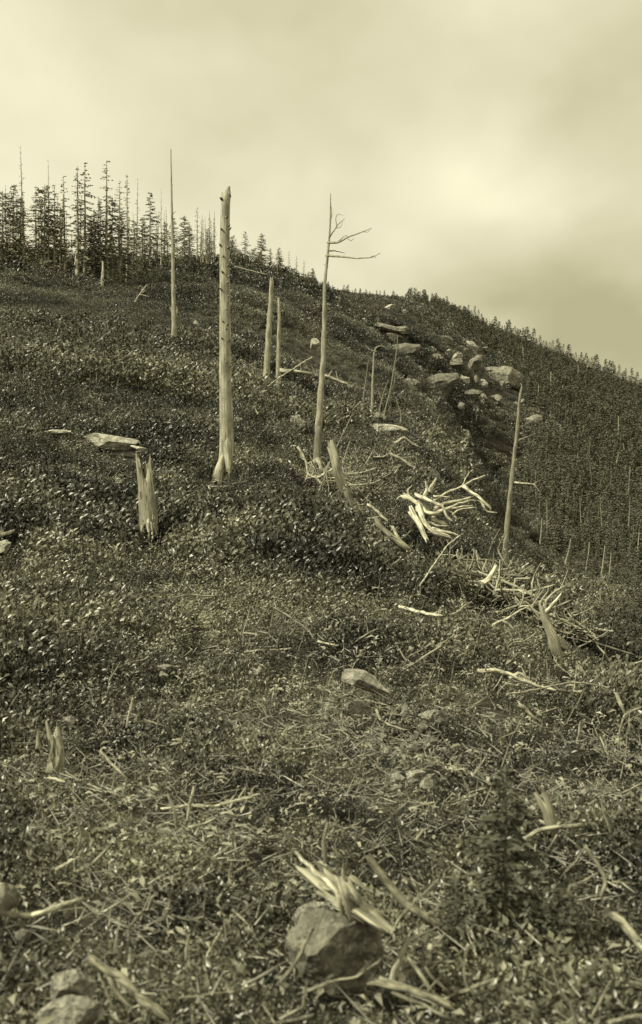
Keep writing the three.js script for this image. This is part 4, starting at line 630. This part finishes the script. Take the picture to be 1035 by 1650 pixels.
// skyline spruces of the far ridge, and the pale trunks of the far right wood
{
  const r = rngOf(61), crest = u => { let best = [1e9, 0]; for (let d = 120; d < 600; d *= 1.01) { const x = (u - CX) / PF * d, v = CY - (H(x, -d) - EYE) / d * PF; if (v < best[0]) best = [v, d]; } return best; };
  for (const [label, u, tp] of [['tuft-topped spruce first on the skyline right of the slender dead tree', 561, 458], ['pair-like low spruce on the skyline above the topmost slab', 612, 474], ['bushy spruce standing out on the skyline above the boulder field', 655, 472], ['dead wisp on the skyline right of the bushy spruce', 672, 462], ['thin wisp on the skyline before the wood begins', 698, 478], ['pointed spruce where the skyline wood begins', 738, 498]]) { const [v, d] = crest(u); tree('spruce', label, /wisp/.test(label) ? 'twiggy' : 'small', u, v, tp, { d }); }
  for (let u = 748; u < 1045; u += 2.6 + r() * 3.2) { const [v, d] = crest(u), hp = 14 + r() * 18; tree('spruce', 'small pointed dark spruce in the unbroken row along the far right skyline', r() < 0.5 ? 'small' : 'small2', u, v + 2, v - hp, { d: d * (0.97 + r() * 0.03), w: 0.9 + r() * 0.5, group: 'spruces along the far right skyline' }); }
  for (let u = 520; u < 745; u += 4 + r() * 6) { const [v, d] = crest(u), hp = 5 + r() * 9; tree('spruce', 'stunted dark spruce on the middle skyline above the boulder field', r() < 0.5 ? 'small' : 'small2', u, v + 2, v - hp, { d, w: 1 + r() * 0.6, group: 'stunted spruces along the middle skyline' }); }
  for (const [label, u0, v0, u1, v1, w] of [['pale thin trunk highest on the far right slope', 886, 640, 888, 600, 2.4], ['pale thin trunk under the skyline spruces at right', 930, 625, 932, 590, 2], ['pale thin trunk above the boulder outcrop', 842, 590, 843, 560, 2.2], ['pale bare trunk low on the far slope right of the leaning snag', 871, 872, 873, 838, 3], ['pale bare trunk beside the right edge, mid height', 994, 735, 997, 672, 2.4], ['pale trunk leaning at the right edge, upper of two', 1008, 770, 1014, 735, 3], ['longest pale trunk in the lower right wood', 968, 935, 975, 880, 3.4], ['pale trunk right of the longest one in the lower right wood', 980, 940, 985, 892, 2.8], ['dim trunk left of the longest one in the lower right wood', 945, 915, 950, 875, 3], ['faint pale trunk by the right edge in the lower wood', 1025, 905, 1030, 860, 3], ['faint pale trunk left of it by the right edge', 1018, 895, 1019, 865, 2.6], ['dim trunk lowest in the right wood, by the stub', 965, 985, 969, 950, 3], ['pale forked trunk in the middle of the right wood', 988, 770, 996, 735, 3.4], ['dim stem left in the lower right wood', 912, 905, 920, 870, 3], ['dim pale trunk left of the streak of rock', 866, 650, 868, 622, 2.4], ['dim pale trunk right under the largest outcrop', 905, 655, 907, 622, 2.2], ['dim pale trunk near the right edge under the skyline', 985, 690, 986, 655, 2.2], ['dim pale trunk between outcrop and right edge', 950, 700, 951, 668, 2.2]]) thin(label, M.pale, u0, v0, u1, v1, w);
}
// young spruce in the right foreground, tall leafy shrubs
{
  const make = (u, vb, vt, dd, label, seed, rad, n = 0.13, tiers = 12, per = 6) => { const d = dd, h = (vb - vt) / PF * d, g = spruceGeos(seed, { h, rad: h * rad, bare: 0.05, tiers, per, full: 1, needleL: h * n }), t = thing('young_spruce', label, 'sapling', P(u, vb, d)); part('trunk', g.trunk, M.twig, t); part('twig_frame', g.limbs, M.twig, t).userData.kind = 'stuff'; part('crown', g.crown, M.needle, t); };
  make(815, 1600, 1232, 4.35, 'dark young spruce with level tiers in the right foreground', 301, 0.30, 0.07, 20, 9);
  make(735, 1600, 1440, 4.3, 'low dark seedling spruce between the boulder and the young spruce', 304, 0.5, 0.12, 12, 8);
  make(905, 1590, 1430, 4.3, 'low dark seedling spruce right of the young spruce', 305, 0.5, 0.12, 12, 8);
  make(125, 1260, 1165, 7.6, 'dark seedling spruce filling the hollow at left', 306, 0.6, 0.12, 12, 8);
  make(150, 1385, 1310, 5.8, 'dark little seedling spruce below the hollow at left', 307, 0.6, 0.14, 10, 8);
  make(560, 1420, 1340, 5.2, 'small dark seedling spruce behind the boulder', 302, 0.5);
  make(306, 1055, 985, 12.6, 'dark bushy seedling on the pale patch left of centre', 303, 0.6);
}
// ---------------------------------------------------------------- ground cover: shrubs, seedlings, litter, the far wood
function hashOf(list) {
  const cell = new Map();
  for (const k of list) { const R = Math.ceil(k[2] * 2 + 0.1); for (let i = Math.floor(k[0] - R); i <= Math.floor(k[0] + R); i++) for (let j = Math.floor(k[1] - R); j <= Math.floor(k[1] + R); j++) { const q = i + ',' + j; if (!cell.has(q)) cell.set(q, []); cell.get(q).push(k); } }
  return (x, z) => { let m = 9; for (const [a, b, r] of cell.get(Math.floor(x) + ',' + Math.floor(z)) ?? []) m = Math.min(m, Math.hypot(x - a, z - b) / r); return m; };
}
const room = hashOf(keep), room2 = hashOf(low3);
const spot = (u, v, ru) => { const p = on(u, v); return [p.x, p.z, ru / PF * -p.z]; };
const palePatch = [[235, 962, 50], [300, 978, 60], [350, 1000, 40], [270, 1090, 60], [660, 1190, 60], [90, 1350, 70], [330, 1330, 90], [520, 1120, 50], [200, 1270, 60], [560, 1170, 40], [250, 1420, 80], [450, 1180, 50]].map(a => spot(...a));
const darkPatch = [[190, 680, 60], [150, 1195, 50], [560, 990, 60], [300, 1420, 40], [780, 900, 50], [690, 800, 30], [60, 1560, 50], [820, 1480, 100], [1000, 1400, 50], [130, 1330, 30], [280, 1440, 45], [20, 1560, 40], [690, 1010, 50], [150, 1190, 40], [240, 1060, 30]].map(a => spot(...a));
const inPatch = (list, x, z) => { let m = 0; for (const [a, b, r] of list) m = Math.max(m, sstep(1.25, 0.55, Math.hypot((x - a) / r, (z - b) / (r * 1.6)))); return m; };
function stuff(name, label, category) { const g = new THREE.Group(); g.name = numbered(name); g.userData = { kind: 'stuff', label, category }; scene.add(g); return g; }
const mtx = new THREE.Matrix4(), quat = new THREE.Quaternion(), eul = new THREE.Euler(), col = new THREE.Color();
function scatter(parent, name, geos, mat, items) {            // items: [x, y, z, sxz, sy, yaw, tiltX, tiltZ, tone]
  geos.forEach((g, gi) => {
    const list = items.filter((_, i) => i % geos.length === gi); if (!list.length) return;
    const im = new THREE.InstancedMesh(g, mat, list.length); im.name = name; im.castShadow = im.receiveShadow = true;
    list.forEach(([x, y, z, s, sy, yaw, tx, tz, tone], i) => { mtx.compose(V(x, y, z), quat.setFromEuler(eul.set(tx, yaw, tz, 'XYZ')), V(s, sy, s)); im.setMatrixAt(i, mtx); im.setColorAt(i, col.setRGB(tone, tone, tone)); });
    im.userData.kind = 'stuff'; parent.add(im);
  });
}
function sow(seed, n, d0, d1, u0, u1, f) {                   // n places, even over the ground between two distances and two bearings
  const r = rngOf(seed), out = [];
  for (let i = 0; i < n; i++) { const d = Math.sqrt(d0 * d0 + (d1 * d1 - d0 * d0) * r()), u = u0 + (u1 - u0) * r(), x = (u - CX) / PF * d, q = f(x, -d, d, u, r); if (q) out.push(q); }
  return out;
}
const tall = (x, z) => fbm(x * 0.22 + 40, 3.3, z * 0.22, 3);
const cover = stuff('shrub_cover', 'dense leafy low shrubs covering the near slope', 'shrubs');
const shrubs = [11, 12, 13, 14, 15, 16].map((s, i) => shrubGeo(s, { h: 0.42, rad: 0.27, leaves: 210, L: 0.055, W: 0.024, tone: 0.082, paleShare: 0.03, lean: 0.35 }));
const fine = [21, 22, 23, 24].map(s => shrubGeo(s, { h: 0.15, rad: 0.12, leaves: 130, L: 0.022, W: 0.011, stems: 9, tone: 0.085, paleShare: 0.06 }));
const broad = [31, 32, 33].map(s => shrubGeo(s, { h: 0.34, rad: 0.2, leaves: 60, L: 0.06, W: 0.026, stems: 6, tone: 0.085, paleShare: 0.03, fine: true }));
const place = (hs, base, toneBase) => (x, z, d, u, r) => {
  const k = room(x, z); if (k < 1) return;
  const pale = inPatch(palePatch, x, z), dark = inPatch(darkPatch, x, z);
  if (r() < pale * 0.35) return;
  const t = tall(x, z) - 0.08 * sstep(9, 5, d); if (r() > 0.45 + sstep(0.25, 0.42, fbm(x * 0.7 + 3, 5, z * 0.7, 3))) return; const s = hs * (0.6 + 0.55 * r()) * (0.68 + 1.25 * sstep(0.32, 0.7, t)) * (1 + 0.35 * dark * sstep(5, 9, d)) * (1 - 0.4 * pale) * lerp(0.55, 1, sstep(0.8, 1.6, room2(x, z))) * (d < 8 ? 0.85 : 1);
  return [x, soilY(x, z) + base * soilDrop(d), z, s, s * (0.85 + 0.4 * r()), r() * 0.9 - 0.45, (r() - 0.5) * 0.35, (r() - 0.5) * 0.35, toneBase * (0.30 + 1.45 * sstep(0.3, 0.72, fbm(x * 0.45, 9, z * 0.45, 3))) * (0.8 + 0.5 * r()) * (1 + 1.4 * pale - 0.5 * dark)];
};
const nearShrubs = [17, 18, 19, 20].map(s => shrubGeo(s, { h: 0.36, rad: 0.24, leaves: 300, L: 0.036, W: 0.014, stems: 10, tone: 0.08, paleShare: 0.03, lean: 0.3, fine: true }));
scatter(cover, 'shrub', nearShrubs, M.leaf, sow(517, 900, 3.6, 9, -150, 1185, place(0.7, 0, 0.95)));
scatter(cover, 'shrub', shrubs, M.leaf, sow(501, 3900, 8, 22, -150, 1185, place(0.8, 0, 0.95)));
scatter(cover, 'shrub', shrubs, M.leaf, sow(502, 21000, 20, 66, -110, 1150, place(1.02, 0, 1.0)));
scatter(cover, 'broad_shrub', broad, M.leaf, sow(503, 520, 5.2, 9.5, 540, 1185, place(0.5, 0, 1.3)));
scatter(cover, 'broad_shrub', broad, M.leaf, sow(504, 120, 4.8, 11, -150, 540, place(0.5, 0, 1.1)));
const low = stuff('ground_cover', 'fine small-leaved ground cover in the foreground', 'ground cover');
scatter(low, 'low_plant', fine, M.leaf, sow(505, 4600, 2.4, 9.5, -160, 1195, (x, z, d, u, r) => { const k = room(x, z); if (k < 0.7) return; const pale = inPatch(palePatch, x, z); if (r() < 0.35 * pale) return; const dk = inPatch(darkPatch, x, z); const s = Math.min(1.5, (1 + 0.4 * dk) * (0.6 + 0.8 * r()) * (0.7 + 0.7 * tall(x * 4, z * 4)) * lerp(0.5, 1, sstep(0.9, 1.9, room2(x, z))) * (0.35 + 1.2 * sstep(0.3, 0.7, fbm(x * 1.3 + 9, 4, z * 1.3, 3)))); return [x, soilY(x, z), z, s * 1.15, s, r() * 6.28, (r() - 0.5) * 0.4, (r() - 0.5) * 0.4, (1 - 0.5 * dk) * (1 + 0.7 * pale) * (0.35 + 1.4 * sstep(0.3, 0.7, fbm(x * 1.9, 2, z * 1.9, 3))) * (0.7 + 0.6 * r())]; }));
// bigger leafy bushes higher up
const bushes = [41, 42, 43, 44].map(s => shrubGeo(s, { h: 1.0, rad: 0.62, leaves: 230, L: 0.15, W: 0.07, stems: 10, tone: 0.066, paleShare: 0.04, lean: 0.3 }));
const midBushes = [45, 46, 47, 48].map(s => shrubGeo(s, { h: 1.0, rad: 0.62, leaves: 480, L: 0.095, W: 0.042, stems: 12, tone: 0.07, paleShare: 0.03, lean: 0.3 }));
const woodAt = (u, d) => sstep(830, 930, u + 30 * Math.sin(d * 0.05)) * sstep(60, 130, d) + 0.5 * sstep(640, 760, u) * sstep(300, 360, d);
const upper = stuff('bush_cover', 'dark rough bushes covering the upper slope and the far hillside', 'bushes');
scatter(upper, 'bush', midBushes, M.leaf, sow(519, 3600, 40, 76, -80, 640, (x, z, d, u, r) => { if (room(x, z) < 1.2 || room2(x, z) < 1) return; const s = (0.45 + 0.55 * r()) * (0.6 + 0.7 * fbm(x * 0.3, 2, z * 0.3, 3)); return [x, soilY(x, z) - 0.05, z, s, s * (0.85 + 0.4 * r()), r() - 0.5, 0, 0, (0.6 + 1.2 * sstep(0.3, 0.7, fbm(x * 0.35, 9, z * 0.35, 3))) * (0.8 + 0.5 * r())]; }));
scatter(upper, 'bush', midBushes, M.leaf, sow(506, 26000, 50, 165, -70, 1105, (x, z, d, u, r) => { if (room(x, z) < 1) return; const t = tall(x * 0.5, z * 0.5), s = lerp(0.45, 1, sstep(0.9, 1.6, room2(x, z))) * (0.5 + 0.6 * r()) * (0.65 + 1.4 * sstep(0.35, 0.7, t)) * (1 + 0.3 * inPatch(darkPatch, x, z)); return [x, soilY(x, z) - 0.1, z, s, s, r() - 0.5, 0, 0, (0.55 + 1.3 * sstep(0.25, 0.75, fbm(x * 0.16, 9, z * 0.16, 3))) * (0.8 + 0.5 * r())]; }));
scatter(upper, 'bush', bushes, M.leaf, sow(516, 2200, 95, 205, -60, 600, (x, z, d, u, r) => { if (room(x, z) < 1) return; const v = CY - (H(x, z) - EYE) / d * PF; if (v > 448 + (u > 350 ? (u - 350) * 0.2 : 0)) return; const s = (0.9 + 1.5 * r()) * (0.5 + fbm(x * 0.15, 2, z * 0.15, 2)); return [x, soilY(x, z) - 0.1, z, s, s * 1.1, r() * 6, 0, 0, 0.45 + 0.4 * r()]; }));
scatter(upper, 'bush', bushes, M.leaf, sow(507, 42000, 150, 520, -50, 1085, (x, z, d, u, r) => { if (room(x, z) < 1 || r() < 0.85 * woodAt(u, d)) return; const t = tall(x * 0.2, z * 0.2), s = (0.8 + 0.9 * r()) * (0.6 + 1.1 * sstep(0.3, 0.7, t)); return [x, soilY(x, z) - 0.2, z, s, s * 0.9, r() * 6.28, 0, 0, (0.5 + 1.1 * sstep(0.25, 0.75, fbm(x * 0.06, 9, z * 0.06, 3))) * (0.8 + 0.5 * r())]; }));
const mound = [34, 35, 36].map(s => shrubGeo(s, { h: 0.8, rad: 0.5, leaves: 520, L: 0.058, W: 0.025, stems: 14, tone: 0.07, paleShare: 0.02, lean: 0.35 }));
scatter(cover, 'mound_shrub', mound, M.leaf, sow(518, 5600, 9, 62, -120, 1150, (x, z, d, u, r) => { if (room2(x, z) < 1.3 || room(x, z) < 1.4) return; const n = fbm(x * 0.35 + 70, 6, z * 0.35, 3); if (n < 0.485 - 0.2 * inPatch(darkPatch, x, z) || inPatch(palePatch, x, z) > 0.3) return; const s = (0.5 + 0.6 * r()) * lerp(0.55, 1.1, sstep(9, 40, d)); return [x, soilY(x, z), z, s, s * (0.8 + 0.4 * r()), r() - 0.5, 0, 0, (0.5 + 0.6 * r()) * (0.7 + 0.6 * fbm(x * 0.8, 3, z * 0.8, 2))]; }));
for (const [label, u, v, hp, seed] of [['tall glossy-leaved bush on the upper left slope', 190, 560, 90, 51], ['second glossy-leaved bush right of the tall one', 235, 575, 60, 52], ['dark round bush at the left below the crest', 60, 640, 80, 53]]) {
  const p = on(u, v), h = hp / PF * -p.z, t = thing('tall_bush', label, 'bush', p.clone().setY(soilY(p.x, p.z)));
  const g = shrubGeo(seed, { h: h * 1.1, rad: h * 0.7, leaves: 1500, L: 0.11, W: 0.055, stems: 18, tone: 0.075, paleShare: 0.06, lean: 0.3 }); part('foliage', g, M.leaf, t);
}
// the wood on the far right slope, and dead poles in it
const wd = stuff('far_wood', 'dark spruce wood covering the far right slope', 'wood');
const sp1 = spruceGeos(401, { h: 5, rad: 0.95, bare: 0.05, tiers: 16, per: 7, needleL: 0.5 }).crown, sp2 = spruceGeos(402, { h: 5, rad: 0.8, bare: 0.12, tiers: 15, per: 6, needleL: 0.45 }).crown;
scatter(wd, 'spruce_crown', [sp1, sp2], M.farNeedle, sow(508, 30000, 60, 560, 560, 1100, (x, z, d, u, r) => { if (r() > woodAt(u, d) || room(x, z) < 1.2) return; const s = (0.5 + 0.8 * r()) * lerp(0.5, 1, sstep(80, 240, d)) * lerp(1, 0.45, sstep(370, 430, d)); return [x, soilY(x, z) - 0.2, z, s * (0.8 + 0.4 * r()), s, r() * 6.28, 0, 0, 0.85 + 0.3 * r()]; }));
const pole = tube([V(0, -0.5, 0), V(0.1, 3, 0), V(0.05, 6, 0)], 0.10, 0.03, { seg: 5, seed: 9, ends: [0, 0], step: 1 });
scatter(wd, 'dead_pole', [pole], M.grey, sow(509, 1100, 80, 520, 600, 1100, (x, z, d, u, r) => { if (r() > woodAt(u, d) * 0.8) return; const s = 0.4 + 0.6 * r(); return [x, soilY(x, z), z, s * 1.1, s, r() * 6.28, (r() - 0.5) * 0.3, (r() - 0.5) * 0.3, 0.6 + 0.5 * r()]; }));
// litter: twigs and dry leaves caught on the ground
const lit = stuff('twig_litter', 'pale dry twigs and dead leaves strewn over the foreground ground', 'litter');
const twigs = [61, 62, 63].map(s => { const r = rngOf(s), T = new Tri(); for (let i = 0; i < 5; i++) { const a = V((r() - 0.5) * 0.16, r() * 0.03, (r() - 0.5) * 0.16), dir = V(r() - 0.5, (r() - 0.4) * 0.5, r() - 0.5).normalize(), k = 0.16 + 0.26 * r(); T.blade(a, a.clone().addScaledVector(dir, 0.06 + 0.12 * r()), 0.0022 + 0.0026 * r(), [k, k * 0.98, k * 0.8]); } return T.build(); });
const dead = [71, 72].map(s => { const r = rngOf(s), T = new Tri(); for (let i = 0; i < 8; i++) { const k = 0.14 + 0.22 * r(), dir = rdir(r, (r() - 0.3)); T.leaf(V((r() - 0.5) * 0.2, r() * 0.05, (r() - 0.5) * 0.2), dir, V().crossVectors(dir, rdir(r, 1.5)).normalize(), 0.03 + 0.035 * r(), 0.018, [k, k * 0.97, k * 0.72], 0.3, 0.3); } return T.build(); });
const litAt = (up, s0) => (x, z, d, u, r) => { const pale = inPatch(palePatch, x, z); if (r() > 0.35 + pale) return; const s = s0 * (0.7 + 0.8 * r()); return [x, soilY(x, z) + up * soilDrop(d) * r(), z, s, s, r() * 6.28, (r() - 0.5) * 0.6, (r() - 0.5) * 0.6, 0.7 + 0.6 * r()]; };
scatter(lit, 'twig', twigs, M.dry, sow(510, 5200, 2.4, 10, -150, 1185, litAt(1.1, 0.9)));
scatter(lit, 'dry_leaf', dead, M.dry, sow(511, 3000, 2.4, 12, -150, 1185, litAt(1.0, 0.9)));
scatter(lit, 'twig', twigs, M.dry, sow(512, 2600, 9, 34, -120, 1150, litAt(1.1, 1.1)));
scatter(lit, 'dry_leaf', dead, M.dry, sow(513, 3500, 10, 42, -120, 1150, litAt(1.3, 1.4)));
// thin dry stalks
// broken slash: crooked dead branches strewn through the cover
const slash = stuff('branch_litter', 'broken pale dead branches strewn thickly through the ground cover', 'litter');
const slashG = [91, 92, 93, 94, 95, 96].map(s => { const r = rngOf(s), L = 0.3 + 0.25 * r(), p = [V(-L / 2, 0, 0)]; for (let i = 1; i < 4; i++) p.push(V(-L / 2 + L * i / 3, 0.05 * (r() - 0.3), 0.09 * (r() - 0.5))); const main = tube(p, 0.010, 0.006, { seg: 5, seed: s, rough: 0.25 }); const a = p[1 + Math.floor(r() * 2)], side = tube([a, a.clone().add(V(0.05 * (r() - 0.3), 0.05 + 0.05 * r(), 0.06 * (r() - 0.5))), a.clone().add(V(0.12 * (r() - 0.3), 0.08 + 0.1 * r(), 0.12 * (r() - 0.5)))], 0.006, 0.003, { seg: 5, seed: s + 1, rough: 0.2 }); return mergeGeometries([main, side]); });
const brinkPatch = [[560, 775, 80], [600, 745, 70], [720, 820, 90], [760, 930, 80], [880, 990, 90], [850, 1100, 70]].map(a => spot(...a));
const slashAt = (s0, up, base) => (x, z, d, u, r) => { const k = base + 0.9 * Math.max(inPatch(brinkPatch, x, z), d < 9 ? 0.6 * inPatch(palePatch, x, z) : 0); if (r() > k) return; const s = s0 * (0.45 + 0.9 * r() * r() + 0.2); return [x, soilY(x, z) + up * soilDrop(d) * (0.6 + 0.6 * r()), z, s, s, r() * 6.28, (r() - 0.5) * 0.9, (r() - 0.5) * 1.1, 0.5 + 0.7 * r()]; };
scatter(slash, 'dead_branch', slashG, M.pale, sow(520, 1500, 2.6, 10, -150, 1185, slashAt(0.55, 1.0, 0.28)));
scatter(slash, 'dead_branch', slashG, M.pale, sow(521, 5200, 9, 42, -120, 1150, slashAt(1.3, 1.1, 0.06)));
scatter(slash, 'dead_branch', slashG, M.pale, sow(522, 9000, 12, 42, 400, 1050, slashAt(2.3, 1.3, -0.35)));
const stalks = stuff('dry_stalks', 'thin dry stalks standing among the shrubs', 'stalks');
const stalkG = [81, 82, 83].map(s => { const r = rngOf(s), T = new Tri(); let p = V(0, -0.1, 0); const lean = (r() - 0.2) * 0.5; for (let i = 0; i < 4; i++) { const q = p.clone().add(V(lean * 0.2 + (r() - 0.5) * 0.05, 0.18, (r() - 0.5) * 0.06)); T.blade(p, q.clone().add(V(0, 0.02, 0)), 0.006 - i * 0.0011, [0.22, 0.215, 0.16]); p = q; } return T.build(); });
scatter(stalks, 'stalk', stalkG, M.dry, sow(514, 900, 6, 50, -120, 1150, (x, z, d, u, r) => [x, soilY(x, z), z, 0.8 + 0.8 * r(), 0.6 + 0.7 * r(), r() * 1.5 - 0.75, 0, (r() - 0.5) * 0.5, 0.7 + 0.6 * r()]));
renderer.render(scene, camera);
